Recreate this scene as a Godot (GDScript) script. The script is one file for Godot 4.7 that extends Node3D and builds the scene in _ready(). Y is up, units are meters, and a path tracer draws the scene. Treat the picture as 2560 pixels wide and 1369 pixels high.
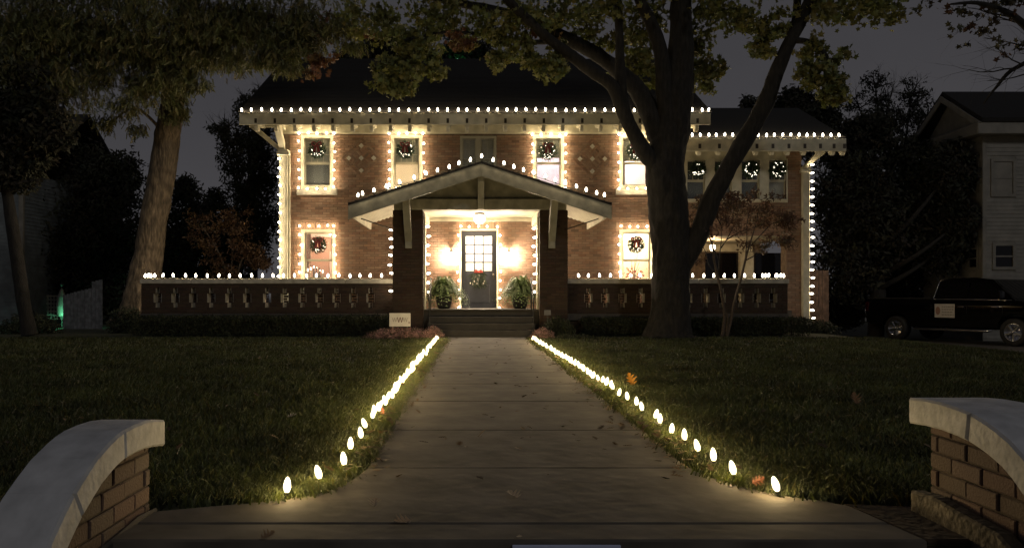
extends Node3D

# A brick house at night, its eaves, windows and front path lined with warm bulbs.
const F := 1990.0        # focal length and principal point of the photograph, in its own pixels
const PX := 1187.0
const PY := 744.0
const EYE := 0.96        # metres from the upper lawn to the lens

var rng := RandomNumberGenerator.new()
var noise := FastNoiseLite.new()
var taken := {}
var M := {}


func at(x: float, y: float, d: float) -> Vector3:
	return Vector3((x - PX) * d / F, EYE + (PY - y) * d / F, -d)

func ax(x: float, d: float) -> float:
	return (x - PX) * d / F

func ay(y: float, d: float) -> float:
	return EYE + (PY - y) * d / F


class Build:
	var v := PackedVector3Array()
	var n := PackedVector3Array()
	var c := PackedColorArray()
	var col := Color.WHITE

	func tri(a: Vector3, b: Vector3, d: Vector3, na: Vector3, nb: Vector3, nd: Vector3) -> void:
		v.append(a); n.append(na)
		if (b - a).cross(d - a).dot(na + nb + nd) > 0.0:
			v.append(d); v.append(b); n.append(nd); n.append(nb)
		else:
			v.append(b); v.append(d); n.append(nb); n.append(nd)
		c.append(col); c.append(col); c.append(col)

	func face(p: PackedVector3Array, out: Vector3) -> void:
		var g := Vector3.ZERO
		for i in range(1, p.size() - 1):
			g += (p[i] - p[0]).cross(p[i + 1] - p[0])
		g = g.normalized()
		if g.dot(out) < 0.0:
			g = -g
		for i in range(1, p.size() - 1):
			tri(p[0], p[i], p[i + 1], g, g, g)

	func box(centre: Vector3, size: Vector3, turn := Basis()) -> void:
		var h := size * 0.5
		for k in 3:
			var u := (k + 1) % 3
			var w := (k + 2) % 3
			for s in [-1.0, 1.0]:
				var pts := PackedVector3Array()
				for q in [[-1.0, -1.0], [1.0, -1.0], [1.0, 1.0], [-1.0, 1.0]]:
					var p := Vector3.ZERO
					p[k] = h[k] * s
					p[u] = h[u] * q[0]
					p[w] = h[w] * q[1]
					pts.append(centre + turn * p)
				var o := Vector3.ZERO
				o[k] = s
				face(pts, turn * o)

	# a box from corner to corner
	func span(a: Vector3, b: Vector3) -> void:
		box((a + b) * 0.5, (b - a).abs())

	# a box whose twelve edges are chamfered by e
	func cbox(centre: Vector3, size: Vector3, e: float, turn := Basis()) -> void:
		var h := size * 0.5
		for k in 3:
			var u := (k + 1) % 3
			var w := (k + 2) % 3
			for s in [-1.0, 1.0]:
				var pts := PackedVector3Array()
				for q in [[-1.0, -1.0], [1.0, -1.0], [1.0, 1.0], [-1.0, 1.0]]:
					var p := Vector3.ZERO
					p[k] = h[k] * s
					p[u] = (h[u] - e) * q[0]
					p[w] = (h[w] - e) * q[1]
					pts.append(centre + turn * p)
				var o := Vector3.ZERO
				o[k] = s
				face(pts, turn * o)
			for s in [-1.0, 1.0]:
				for t in [-1.0, 1.0]:
					var pts := PackedVector3Array()
					for q in [[-1.0, 0], [1.0, 0], [1.0, 1], [-1.0, 1]]:
						var p := Vector3.ZERO
						p[k] = (h[k] - e) * q[0]
						p[u] = s * (h[u] - (e if q[1] == 1 else 0.0))
						p[w] = t * (h[w] - (0.0 if q[1] == 1 else e))
						pts.append(centre + turn * p)
					var o := Vector3.ZERO
					o[u] = s
					o[w] = t
					face(pts, turn * o)
		for x in [-1.0, 1.0]:
			for y in [-1.0, 1.0]:
				for z in [-1.0, 1.0]:
					var o := Vector3(x, y, z)
					face(PackedVector3Array([centre + turn * (o * (h - Vector3(0, e, e))), centre + turn * (o * (h - Vector3(e, 0, e))), centre + turn * (o * (h - Vector3(e, e, 0)))]), turn * o)

	# polygon in the local x-y plane, drawn out along local z from z0 to z1, its rims chamfered by e
	func prism(poly: PackedVector2Array, xf: Transform3D, z0: float, z1: float, e := 0.0) -> void:
		if poly.size() < 3:
			return
		if Geometry2D.is_polygon_clockwise(poly):
			poly.reverse()
		var inner := PackedVector2Array()
		var m := poly.size()
		for i in m:
			var d0 := (poly[i] - poly[(i + m - 1) % m]).normalized()
			var d1 := (poly[(i + 1) % m] - poly[i]).normalized()
			var nn := Vector2(-d0.y, d0.x) + Vector2(-d1.y, d1.x)
			var k := nn.length_squared()
			inner.append(poly[i] + nn * (2.0 * e / maxf(k, 0.6)) if k > 1e-6 else poly[i])
		var idx := Geometry2D.triangulate_polygon(poly)
		for s in 2:
			var z := z1 if s else z0
			var o := xf.basis * Vector3(0, 0, 1.0 if s else -1.0)
			for i in range(0, idx.size(), 3):
				var p := PackedVector3Array()
				for q in 3:
					var w := inner[idx[i + q]]
					p.append(xf * Vector3(w.x, w.y, z))
				face(p, o)
		var zz := signf(z1 - z0) * e
		for i in m:
			var a := poly[i]
			var b := poly[(i + 1) % m]
			var ia := inner[i]
			var ib := inner[(i + 1) % m]
			var d := (b - a).normalized()
			var o := xf.basis * Vector3(d.y, -d.x, 0)
			face(PackedVector3Array([xf * Vector3(a.x, a.y, z0 + zz), xf * Vector3(b.x, b.y, z0 + zz), xf * Vector3(b.x, b.y, z1 - zz), xf * Vector3(a.x, a.y, z1 - zz)]), o)
			if e > 0.0:
				face(PackedVector3Array([xf * Vector3(a.x, a.y, z0 + zz), xf * Vector3(b.x, b.y, z0 + zz), xf * Vector3(ib.x, ib.y, z0), xf * Vector3(ia.x, ia.y, z0)]), o)
				face(PackedVector3Array([xf * Vector3(a.x, a.y, z1 - zz), xf * Vector3(b.x, b.y, z1 - zz), xf * Vector3(ib.x, ib.y, z1), xf * Vector3(ia.x, ia.y, z1)]), o)

	# a tube along points, with a radius for each; rough gives it a furrowed skin
	func tube(pts: PackedVector3Array, radii: PackedFloat32Array, sides := 8, rough: FastNoiseLite = null, amp := 0.0) -> void:
		var rings: Array[PackedVector3Array] = []
		var normals: Array[PackedVector3Array] = []
		var side := Vector3.ZERO
		for i in pts.size():
			var t := (pts[mini(i + 1, pts.size() - 1)] - pts[maxi(i - 1, 0)]).normalized()
			if i == 0:
				side = t.cross(Vector3.RIGHT if absf(t.x) < 0.8 else Vector3.UP).normalized()
			else:
				side = (side - t * side.dot(t)).normalized()
			var other := t.cross(side)
			var ring := PackedVector3Array()
			var ns := PackedVector3Array()
			for k in sides:
				var a := TAU * k / sides
				var o := side * cos(a) + other * sin(a)
				var r := radii[i]
				if rough:
					var p := pts[i] + o * r
					r *= 1.0 + amp * rough.get_noise_3d(p.x * 8.0, p.y * 1.1, p.z * 8.0) + amp * 1.3 * rough.get_noise_3d(p.x * 1.5, p.y * 0.9, p.z * 1.5)
				ring.append(pts[i] + o * r)
				ns.append(o)
			rings.append(ring)
			normals.append(ns)
		if rough:
			for i in rings.size():
				for k in sides:
					var along := rings[mini(i + 1, rings.size() - 1)][k] - rings[maxi(i - 1, 0)][k]
					var across := rings[i][(k + 1) % sides] - rings[i][(k + sides - 1) % sides]
					var g := across.cross(along).normalized()
					if g.length_squared() > 0.5:
						normals[i][k] = g if g.dot(normals[i][k]) > 0.0 else -g
		for i in rings.size() - 1:
			for k in sides:
				var j := (k + 1) % sides
				tri(rings[i][k], rings[i][j], rings[i + 1][j], normals[i][k], normals[i][j], normals[i + 1][j])
				tri(rings[i][k], rings[i + 1][j], rings[i + 1][k], normals[i][k], normals[i + 1][j], normals[i + 1][k])
		for e in [0, rings.size() - 1]:
			face(rings[e], pts[e] - pts[1 if e == 0 else e - 1])

	# (radius, height) pairs turned about the y axis of xf
	func lathe(profile: Array, sides: int, xf := Transform3D(), smooth := true) -> void:
		for i in profile.size() - 1:
			var p: Vector2 = profile[i]
			var q: Vector2 = profile[i + 1]
			var fl := Vector2(q.y - p.y, p.x - q.x).normalized()
			var np := fl
			var nq := fl
			if smooth:
				if i > 0:
					var b: Vector2 = profile[i - 1]
					np = (fl + Vector2(p.y - b.y, b.x - p.x).normalized()).normalized()
				if i + 2 < profile.size():
					var f: Vector2 = profile[i + 2]
					nq = (fl + Vector2(f.y - q.y, q.x - f.x).normalized()).normalized()
			for k in sides:
				var a := TAU * k / sides
				var b := TAU * (k + 1) / sides
				var pa := xf * Vector3(p.x * cos(a), p.y, p.x * sin(a))
				var pb := xf * Vector3(p.x * cos(b), p.y, p.x * sin(b))
				var qa := xf * Vector3(q.x * cos(a), q.y, q.x * sin(a))
				var qb := xf * Vector3(q.x * cos(b), q.y, q.x * sin(b))
				var npa := xf.basis * Vector3(np.x * cos(a), np.y, np.x * sin(a))
				var npb := xf.basis * Vector3(np.x * cos(b), np.y, np.x * sin(b))
				var nqa := xf.basis * Vector3(nq.x * cos(a), nq.y, nq.x * sin(a))
				var nqb := xf.basis * Vector3(nq.x * cos(b), nq.y, nq.x * sin(b))
				if p.x > 1e-5:
					tri(pa, pb, qb, npa, npb, nqb)
				if q.x > 1e-5:
					tri(pa, qb, qa, npa, nqb, nqa)

	# a leaf given as a fan of triangles
	func stamp(shape: PackedVector3Array, xf: Transform3D) -> void:
		for i in range(0, shape.size(), 3):
			var a := xf * shape[i]
			var b := xf * shape[i + 1]
			var d := xf * shape[i + 2]
			var g := (d - a).cross(b - a).normalized()
			v.append(a); v.append(b); v.append(d)
			n.append(g); n.append(g); n.append(g)
			c.append(col); c.append(col); c.append(col)

	func mesh() -> ArrayMesh:
		var arrays := []
		arrays.resize(Mesh.ARRAY_MAX)
		arrays[Mesh.ARRAY_VERTEX] = v
		arrays[Mesh.ARRAY_NORMAL] = n
		arrays[Mesh.ARRAY_COLOR] = c
		var m := ArrayMesh.new()
		m.add_surface_from_arrays(Mesh.PRIMITIVE_TRIANGLES, arrays)
		return m


func numbered(called: String) -> String:
	var k: int = taken.get(called, 0)
	taken[called] = k + 1
	return called if k == 0 else "%s_%03d" % [called, k]

func tag(o: Node, label: String, category: String, group := "", kind := "") -> Node:
	if label: o.set_meta("label", label)
	if category: o.set_meta("category", category)
	if group: o.set_meta("group", group)
	if kind: o.set_meta("kind", kind)
	return o

func thing(called: String, label: String, category: String, group := "") -> Node3D:
	var o := Node3D.new()
	o.name = numbered(called)
	add_child(o)
	tag(o, label, category, group)
	return o

func put(called: String, b: Build, m: Material, parent: Node = self) -> MeshInstance3D:
	return lay(called, b.mesh(), m, parent)

func lay(called: String, mesh: Mesh, m: Material, parent: Node = self) -> MeshInstance3D:
	var o := MeshInstance3D.new()
	o.name = numbered(called) if parent == self else called
	o.mesh = mesh
	o.material_override = m
	parent.add_child(o, true)
	return o

func group_part(called: String, parent: Node) -> Node3D:
	var o := Node3D.new()
	o.name = called
	parent.add_child(o, true)
	return o

func ground(called: String, b: Build, m: Material) -> MeshInstance3D:
	var o := put(called, b, m)
	o.set_meta("kind", "structure")
	return o

func bx(a: Vector3, b: Vector3, e := 0.0) -> Build:
	var m := Build.new()
	if e > 0.0: m.cbox((a + b) * 0.5, (b - a).abs(), e)
	else: m.span(a, b)
	return m

func omni(parent: Node, where: Vector3, energy: float, color: Color, size := 0.02) -> OmniLight3D:
	var l := OmniLight3D.new()
	l.name = "glow"
	l.light_energy = energy
	l.light_color = color
	l.light_size = size
	l.omni_range = 30.0
	l.omni_attenuation = 2.0
	l.shadow_enabled = true
	l.position = where
	parent.add_child(l, true)
	return l


# ---------------------------------------------------------------- materials

func lin(r: float, g: float, b: float) -> Color:
	return Color(r, g, b).linear_to_srgb()

func grain(freq: float, octaves: int, lo: Color, hi: Color, seed_: int, size := 256) -> NoiseTexture2D:
	var f := FastNoiseLite.new()
	f.seed = seed_
	f.frequency = freq
	f.fractal_octaves = octaves
	var g := Gradient.new()
	g.set_color(0, lo)
	g.set_color(1, hi)
	var t := NoiseTexture2D.new()
	t.noise = f
	t.width = size
	t.height = size
	t.seamless = true
	t.color_ramp = g
	return t

func bumps(freq: float, octaves: int, seed_: int, size := 256) -> NoiseTexture2D:
	var f := FastNoiseLite.new()
	f.seed = seed_
	f.frequency = freq
	f.fractal_octaves = octaves
	var t := NoiseTexture2D.new()
	t.noise = f
	t.width = size
	t.height = size
	t.seamless = true
	return t

func mat(r: float, g: float, b: float, rough := 0.8, metal := 0.0) -> StandardMaterial3D:
	var m := StandardMaterial3D.new()
	m.albedo_color = lin(r, g, b)
	m.roughness = rough
	m.metallic = metal
	return m

# a surface whose colour wanders between lo and hi of itself, with fine relief
func worn(r: float, g: float, b: float, rough: float, lo: float, scale: float, relief := 0.0, seed_ := 1, freq := 0.02) -> StandardMaterial3D:
	var m := mat(r, g, b, rough)
	m.albedo_texture = grain(freq, 5, Color(lo, lo, lo), Color(1, 1, 1), seed_)
	m.uv1_triplanar = true
	m.uv1_world_triplanar = true
	m.uv1_scale = Vector3.ONE * scale
	if relief > 0.0:
		m.heightmap_enabled = true
		m.heightmap_texture = bumps(freq * 3.0, 4, seed_ + 7)
		m.heightmap_scale = relief
	return m

func tinted(rough: float, back := Color.BLACK) -> StandardMaterial3D:
	var m := StandardMaterial3D.new()
	m.vertex_color_use_as_albedo = true
	m.roughness = rough
	if back != Color.BLACK:
		m.backlight_enabled = true
		m.backlight = back
	return m

func glowing(r: float, g: float, b: float, times: float) -> StandardMaterial3D:
	var m := mat(0.8, 0.78, 0.7, 0.4)
	m.emission_enabled = true
	m.emission = lin(r, g, b)
	m.emission_energy_multiplier = times
	return m

func make_materials() -> void:
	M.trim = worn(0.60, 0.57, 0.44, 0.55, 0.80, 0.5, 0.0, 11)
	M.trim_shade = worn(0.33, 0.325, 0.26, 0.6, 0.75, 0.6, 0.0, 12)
	M.stone = worn(0.56, 0.53, 0.45, 0.8, 0.72, 0.7, 0.15, 13)
	M.brick = tinted(0.88)
	M.brick.heightmap_enabled = true
	M.brick.heightmap_texture = bumps(0.08, 4, 21)
	M.brick.heightmap_scale = 0.25
	M.brick.uv1_triplanar = true
	M.brick.uv1_world_triplanar = true
	M.brick.uv1_scale = Vector3.ONE * 3.0
	M.mortar = worn(0.17, 0.125, 0.09, 0.95, 0.7, 1.2, 0.1, 14)
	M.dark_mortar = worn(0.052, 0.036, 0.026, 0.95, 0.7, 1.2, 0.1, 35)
	M.street_mortar = worn(0.075, 0.052, 0.040, 0.95, 0.6, 1.4, 0.3, 37)
	M.roof = worn(0.010, 0.0095, 0.0098, 0.9, 0.55, 1.5, 0.2, 15)
	M.concrete = worn(0.140, 0.122, 0.102, 0.9, 0.60, 0.45, 0.2, 16)
	M.cement = worn(0.10, 0.090, 0.078, 0.85, 0.7, 0.6, 0.1, 17)
	M.pot_stone = worn(0.14, 0.12, 0.09, 0.95, 0.4, 1.6, 0.8, 36)
	M.step = worn(0.038, 0.034, 0.030, 0.7, 0.7, 0.6, 0.1, 33)
	M.cap = worn(0.54, 0.55, 0.575, 0.85, 0.80, 1.3, 0.3, 18)
	M.soil = worn(0.06, 0.040, 0.026, 0.95, 0.5, 1.2, 0.6, 19)
	M.lawn = worn(0.042, 0.050, 0.016, 0.95, 0.45, 0.35, 1.0, 20, 0.03)
	M.asphalt = worn(0.05, 0.048, 0.048, 0.9, 0.7, 0.8, 0.2, 22)
	M.bark = worn(0.027, 0.0245, 0.022, 0.95, 0.45, 1.1, 1.2, 23)
	M.bark.uv1_scale = Vector3(2.4, 0.6, 2.4)
	M.pale_bark = worn(0.29, 0.222, 0.15, 0.95, 0.35, 1.3, 2.0, 24)
	M.pale_bark.uv1_scale = Vector3(2.6, 0.45, 2.6)
	M.twig = worn(0.10, 0.075, 0.055, 0.9, 0.6, 2.0, 0.2, 25)
	M.dark_twig = mat(0.02, 0.018, 0.016, 0.95)
	M.leaf = tinted(0.6, lin(0.5, 0.5, 0.3))
	M.dark_leaf = tinted(0.8)
	M.grass = tinted(0.6, lin(0.5, 0.5, 0.25))
	M.bulb = glowing(1.0, 0.88, 0.68, 13.0)
	M.path_bulb = glowing(1.0, 0.88, 0.56, 3.2)
	M.fairy = glowing(1.0, 0.90, 0.72, 2.6)
	M.lamp = glowing(1.0, 0.86, 0.66, 9.0)
	M.socket = mat(0.02, 0.025, 0.02, 0.6)
	M.wire = mat(0.03, 0.04, 0.025, 0.6)
	M.pale_wire = mat(0.35, 0.33, 0.26, 0.6)
	M.iron = mat(0.012, 0.012, 0.013, 0.45)
	M.bronze = mat(0.05, 0.04, 0.03, 0.4, 0.6)
	M.glass = StandardMaterial3D.new()
	M.glass.transparency = BaseMaterial3D.TRANSPARENCY_ALPHA
	M.glass.albedo_color = Color(0.9, 0.95, 0.95, 0.06)
	M.glass.roughness = 0.04
	M.door = worn(0.024, 0.027, 0.037, 0.4, 0.85, 0.6, 0.0, 26)
	M.black_room = mat(0.01, 0.01, 0.01, 0.95)
	M.blind = mat(0.36, 0.37, 0.31, 0.8)
	M.grey_blind = mat(0.30, 0.29, 0.23, 0.85)
	M.screen = mat(0.055, 0.054, 0.044, 0.8)
	M.shade = mat(0.8, 0.78, 0.70, 0.8)
	M.shade.backlight_enabled = true
	M.shade.backlight = lin(0.9, 0.88, 0.80)
	M.red = mat(0.12, 0.008, 0.010, 0.6)
	M.dark_red = mat(0.10, 0.012, 0.014, 0.7)
	M.siding = worn(0.21, 0.20, 0.175, 0.6, 0.8, 0.4, 0.0, 27)
	M.blue_siding = worn(0.15, 0.175, 0.195, 0.7, 0.75, 0.4, 0.0, 28)
	M.fence = worn(0.16, 0.10, 0.075, 0.9, 0.6, 0.9, 0.2, 29)
	M.grey_fence = worn(0.14, 0.15, 0.17, 0.9, 0.6, 0.9, 0.2, 30)
	M.paint = mat(0.003, 0.003, 0.0035, 0.5)
	M.paint.metallic_specular = 0.0
	M.paint.clearcoat_enabled = true
	M.paint.clearcoat = 1.0
	M.paint.clearcoat_roughness = 0.02
	M.chrome = mat(0.7, 0.7, 0.72, 0.12, 1.0)
	M.rubber = mat(0.012, 0.012, 0.012, 0.85)
	M.dark_glass = mat(0.004, 0.004, 0.005, 0.03)
	M.tail = mat(0.03, 0.002, 0.002, 0.2)
	M.white_sign = worn(0.72, 0.70, 0.66, 0.5, 0.92, 1.0, 0.0, 31)
	M.pot = worn(0.03, 0.028, 0.026, 0.7, 0.6, 1.5, 0.1, 32)
	M.dry_leaf = tinted(0.7, lin(0.35, 0.3, 0.2))
	M.door_sign = worn(0.50, 0.48, 0.46, 0.5, 0.92, 1.0, 0.0, 34)
	M.ink = mat(0.22, 0.21, 0.20, 0.7)


# ---------------------------------------------------------------- masonry

# the stretches of [a, b] left free by openings that reach into the band y0..y1
func free_spans(a: float, b: float, y0: float, y1: float, openings: Array) -> Array:
	var spans := [[a, b]]
	for o: Rect2 in openings:
		if o.position.y >= y1 - 0.012 or o.end.y <= y0 + 0.012:
			continue
		var next := []
		for s in spans:
			if o.end.x <= s[0] or o.position.x >= s[1]:
				next.append(s)
				continue
			if o.position.x > s[0]: next.append([s[0], o.position.x])
			if o.end.x < s[1]: next.append([o.end.x, s[1]])
		spans = next
	return spans

func slabs(m: Build, r: Rect2, openings: Array, xf: Transform3D, thick: float) -> void:
	var cuts := [r.position.y, r.end.y]
	for o: Rect2 in openings:
		for y in [o.position.y, o.end.y]:
			if y > r.position.y and y < r.end.y and not cuts.has(y): cuts.append(y)
	cuts.sort()
	for i in cuts.size() - 1:
		for s in free_spans(r.position.x, r.end.x, cuts[i], cuts[i + 1], openings):
			m.box(xf * Vector3((s[0] + s[1]) / 2, (cuts[i] + cuts[i + 1]) / 2, -thick / 2), Vector3(s[1] - s[0], cuts[i + 1] - cuts[i], thick), xf.basis)

# the duller, greyer bricks of the low walls by the street
func street_brick() -> Color:
	var k := rng.randf_range(0.75, 1.2)
	var g := rng.randf() * 0.02
	return Color(0.084 * k, (0.048 + g * 0.6) * k, (0.038 + g * 0.6) * k)

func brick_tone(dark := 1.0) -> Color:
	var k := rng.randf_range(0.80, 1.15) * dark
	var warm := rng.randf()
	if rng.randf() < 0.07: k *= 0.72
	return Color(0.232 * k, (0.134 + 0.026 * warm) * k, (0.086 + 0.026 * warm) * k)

func bricks(m: Build, r: Rect2, openings: Array, xf: Transform3D, proud := 0.009, dark := 1.0, long := 0.205, high := 0.062, joint := 0.0095) -> void:
	var row := 0
	var y := r.position.y + joint
	while y + high <= r.end.y + 0.012:
		for s in free_spans(r.position.x, r.end.x, y, y + high, openings):
			var x: float = floor(s[0] / (long + joint)) * (long + joint) + (0.0 if row % 2 == 0 else (long + joint) / 2) - (long + joint)
			while x < s[1]:
				var a := maxf(x, s[0] + 0.002)
				var b := minf(x + long, s[1] - 0.002)
				if b - a > 0.03:
					m.col = brick_tone(dark)
					var p := proud + rng.randf_range(-0.003, 0.003)
					var o := [Vector3(a, y, 0), Vector3(b, y, 0), Vector3(b, y + high, 0), Vector3(a, y + high, 0)]
					var f := [Vector3(a + .003, y + .003, p), Vector3(b - .003, y + .003, p), Vector3(b - .003, y + high - .003, p), Vector3(a + .003, y + high - .003, p)]
					m.face(PackedVector3Array([xf * f[0], xf * f[1], xf * f[2], xf * f[3]]), xf.basis.z)
					for k in 4:
						var j := (k + 1) % 4
						var out: Vector3 = (o[k] + o[j]) / 2 - Vector3((a + b) / 2, y + high / 2, 0)
						m.face(PackedVector3Array([xf * o[k], xf * o[j], xf * f[j], xf * f[k]]), xf.basis * out)
				x += long + joint
		y += high + joint
		row += 1

# a course of bricks standing on end above an opening
func soldiers(m: Build, x0: float, x1: float, y0: float, y1: float, xf: Transform3D) -> void:
	var n := int((x1 - x0) / 0.072)
	var w := (x1 - x0) / n
	for i in n:
		m.col = brick_tone()
		m.cbox(xf * Vector3(x0 + w * (i + 0.5), (y0 + y1) / 2, 0.0), Vector3(w - 0.01, y1 - y0 - 0.008, 0.022), 0.003)

func facing(x: float, z: float) -> Transform3D:
	return Transform3D(Basis(), Vector3(x, 0, z))

func facing_right(x: float) -> Transform3D:
	return Transform3D(Basis(Vector3(0, 0, -1), Vector3(0, 1, 0), Vector3(1, 0, 0)), Vector3(x, 0, 0))

func facing_left(x: float) -> Transform3D:
	return Transform3D(Basis(Vector3(0, 0, 1), Vector3(0, 1, 0), Vector3(-1, 0, 0)), Vector3(x, 0, 0))


# ---------------------------------------------------------------- strings of bulbs

var bulb_meshes := {}

func bulb_mesh(h: float, slim := 0.29) -> Array:
	if not bulb_meshes.has(h):
		var g := Build.new()
		var r := h * slim
		g.lathe([Vector2(r * 0.55, 0.0), Vector2(r * 0.80, h * 0.12), Vector2(r, h * 0.32), Vector2(r * 0.96, h * 0.50), Vector2(r * 0.74, h * 0.74), Vector2(r * 0.42, h * 0.92), Vector2(0.0, h)], 10)
		var s := Build.new()
		s.lathe([Vector2(0.0, -h * 0.38), Vector2(r * 0.62, -h * 0.38), Vector2(r * 0.66, -h * 0.02), Vector2(r * 0.5, h * 0.01)], 8, Transform3D(), false)
		bulb_meshes[h] = [g.mesh(), s.mesh()]
	return bulb_meshes[h]

func upright(dir: Vector3) -> Basis:
	var y := dir.normalized()
	var x := y.cross(Vector3.BACK if absf(y.z) < 0.9 else Vector3.UP).normalized()
	return Basis(x, y, x.cross(y))

# spots: [place of the socket, the way the bulb points]
func lights(called: String, label: String, spots: Array, h: float, energy: float, look: StandardMaterial3D, wire: StandardMaterial3D, hue: Color, cord_drop := 0.02, group := "strings of warm bulbs") -> Node3D:
	var o := thing(called, label, "light string", group)
	o.position = spots[0][0]
	var loose := 0.17 if look == M.path_bulb else 0.10
	var ms := bulb_mesh(h, 0.25 if look == M.path_bulb else 0.29)
	var path := PackedVector3Array()
	var rr := PackedFloat32Array()
	for i in spots.size():
		var p: Vector3 = spots[i][0]
		var dir: Vector3 = spots[i][1]
		p += Vector3(rng.randfn() * 0.012, rng.randfn() * 0.005, rng.randfn() * 0.004)
		dir = (dir + Vector3(rng.randfn(0, loose), rng.randfn(0, loose), rng.randfn(0, loose))).normalized()
		var b := lay("bulb", ms[0], look, o)
		b.transform = Transform3D(upright(dir), p - o.position)
		lay("socket", ms[1], M.socket, b)
		omni(b, Vector3(0, h * 0.5, 0), energy, hue, 0.012)
		var foot := p - o.position - dir * h * 0.4
		path.append(foot)
		rr.append(0.006)
		if i + 1 < spots.size():
			var q: Vector3 = spots[i + 1][0] - o.position - spots[i + 1][1] * h * 0.4
			path.append((foot + q) / 2 - Vector3(0, cord_drop, 0))
			rr.append(0.006)
	put("cord", cord(path, rr), wire, o)
	return o

func cord(path: PackedVector3Array, rr: PackedFloat32Array, sides := 5) -> Build:
	var m := Build.new()
	m.tube(path, rr, sides)
	return m


# ---------------------------------------------------------------- windows

# frame of four bars round a rectangle, each w wide, from z0 to z1
func frame(m: Build, r: Rect2, w: float, z0: float, z1: float, wb := -1.0) -> void:
	if wb < 0.0: wb = w
	m.span(Vector3(r.position.x, r.position.y, z0), Vector3(r.position.x + w, r.end.y, z1))
	m.span(Vector3(r.end.x - w, r.position.y, z0), Vector3(r.end.x, r.end.y, z1))
	m.span(Vector3(r.position.x + w, r.end.y - w, z0), Vector3(r.end.x - w, r.end.y, z1))
	m.span(Vector3(r.position.x + w, r.position.y, z0), Vector3(r.end.x - w, r.position.y + wb, z1))

func rect_px(x0: float, x1: float, y0: float, y1: float, d: float) -> Rect2:
	return Rect2(ax(x0, d), ay(y1, d), ax(x1, d) - ax(x0, d), ay(y0, d) - ay(y1, d))

# a sash window set in an opening; its upper sash divided into cols x rows panes
func sash_window(parent: Node3D, o: Rect2, d: float, rail: float, cols: int, rows: int, behind_top: StandardMaterial3D, behind_low: StandardMaterial3D, casing := 0.095, paint: StandardMaterial3D = M.trim) -> Node3D:
	var w := group_part("window", parent)
	var m := Build.new()
	frame(m, o, casing, -d - 0.16, -d + 0.022)
	put("casing", m, paint, w)
	var inner := o.grow(-casing)
	var up := Rect2(inner.position.x, rail, inner.size.x, inner.end.y - rail)
	var low := Rect2(inner.position.x, inner.position.y, inner.size.x, rail - inner.position.y)
	m = Build.new()
	frame(m, up, 0.032, -d - 0.075, -d - 0.045)
	var g := up.grow(-0.032)
	var pw := g.size.x / cols
	var ph := g.size.y / rows
	for i in range(1, cols):
		m.span(Vector3(g.position.x + pw * i - 0.007, g.position.y, -d - 0.068), Vector3(g.position.x + pw * i + 0.007, g.end.y, -d - 0.050))
	for k in range(1, rows):
		for i in cols:
			m.span(Vector3(g.position.x + pw * i + 0.007, g.position.y + ph * k - 0.007, -d - 0.066), Vector3(g.position.x + pw * (i + 1) - 0.007, g.position.y + ph * k + 0.007, -d - 0.052))
	put("sash", m, paint, w)
	m = Build.new()
	frame(m, low, 0.032, -d - 0.115, -d - 0.082)
	put("sash", m, paint, w)
	var pane := bx(Vector3(-pw / 2, -ph / 2, -0.002), Vector3(pw / 2, ph / 2, 0.002)).mesh()
	for k in rows:
		for i in cols:
			lay("pane", pane, M.glass, w).position = Vector3(g.position.x + pw * (i + 0.5), g.position.y + ph * (k + 0.5), -d - 0.059)
	var lg := low.grow(-0.030)
	put("pane", bx(Vector3(lg.position.x, lg.position.y, -d - 0.100), Vector3(lg.end.x, lg.end.y, -d - 0.096)), M.glass, w)
	if behind_top:
		put("blind", bx(Vector3(up.position.x - 0.02, up.position.y, -d - 0.20), Vector3(up.end.x + 0.02, up.end.y + 0.02, -d - 0.18)), behind_top, w)
	if behind_low:
		put("blind", bx(Vector3(low.position.x - 0.02, low.position.y - 0.02, -d - 0.22), Vector3(low.end.x + 0.02, low.end.y, -d - 0.205)), behind_low, w)
	return w

# a closed lit room behind an opening, with a glowing ceiling lamp out of sight
func room(parent: Node3D, r: Rect2, d: float, deep: float, wall: StandardMaterial3D, energy: float, hue: Color) -> Node3D:
	var o := group_part("room", parent)
	var t := 0.06
	var z0 := -d - 0.31
	var z1 := z0 - deep
	var m := bx(Vector3(r.position.x - t, r.position.y - t, z1 - t), Vector3(r.end.x + t, r.end.y + t, z1))
	m.span(Vector3(r.position.x - t, r.position.y - t, z1), Vector3(r.position.x, r.end.y + t, z0))
	m.span(Vector3(r.end.x, r.position.y - t, z1), Vector3(r.end.x + t, r.end.y + t, z0))
	m.span(Vector3(r.position.x, r.end.y, z1), Vector3(r.end.x, r.end.y + t, z0))
	m.span(Vector3(r.position.x, r.position.y - t, z1), Vector3(r.end.x, r.position.y, z0))
	put("wall", m, wall, o)
	var c := Vector3(r.get_center().x, r.end.y - 0.16, z0 - deep * 0.5)
	m = Build.new()
	m.lathe([Vector2(0, -0.09), Vector2(0.06, -0.07), Vector2(0.09, 0), Vector2(0.06, 0.07), Vector2(0, 0.09)], 12, Transform3D(Basis(), c))
	var l := put("ceiling_lamp", m, M.lamp, o)
	omni(l, c, energy, hue, 0.05)
	return o

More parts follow.
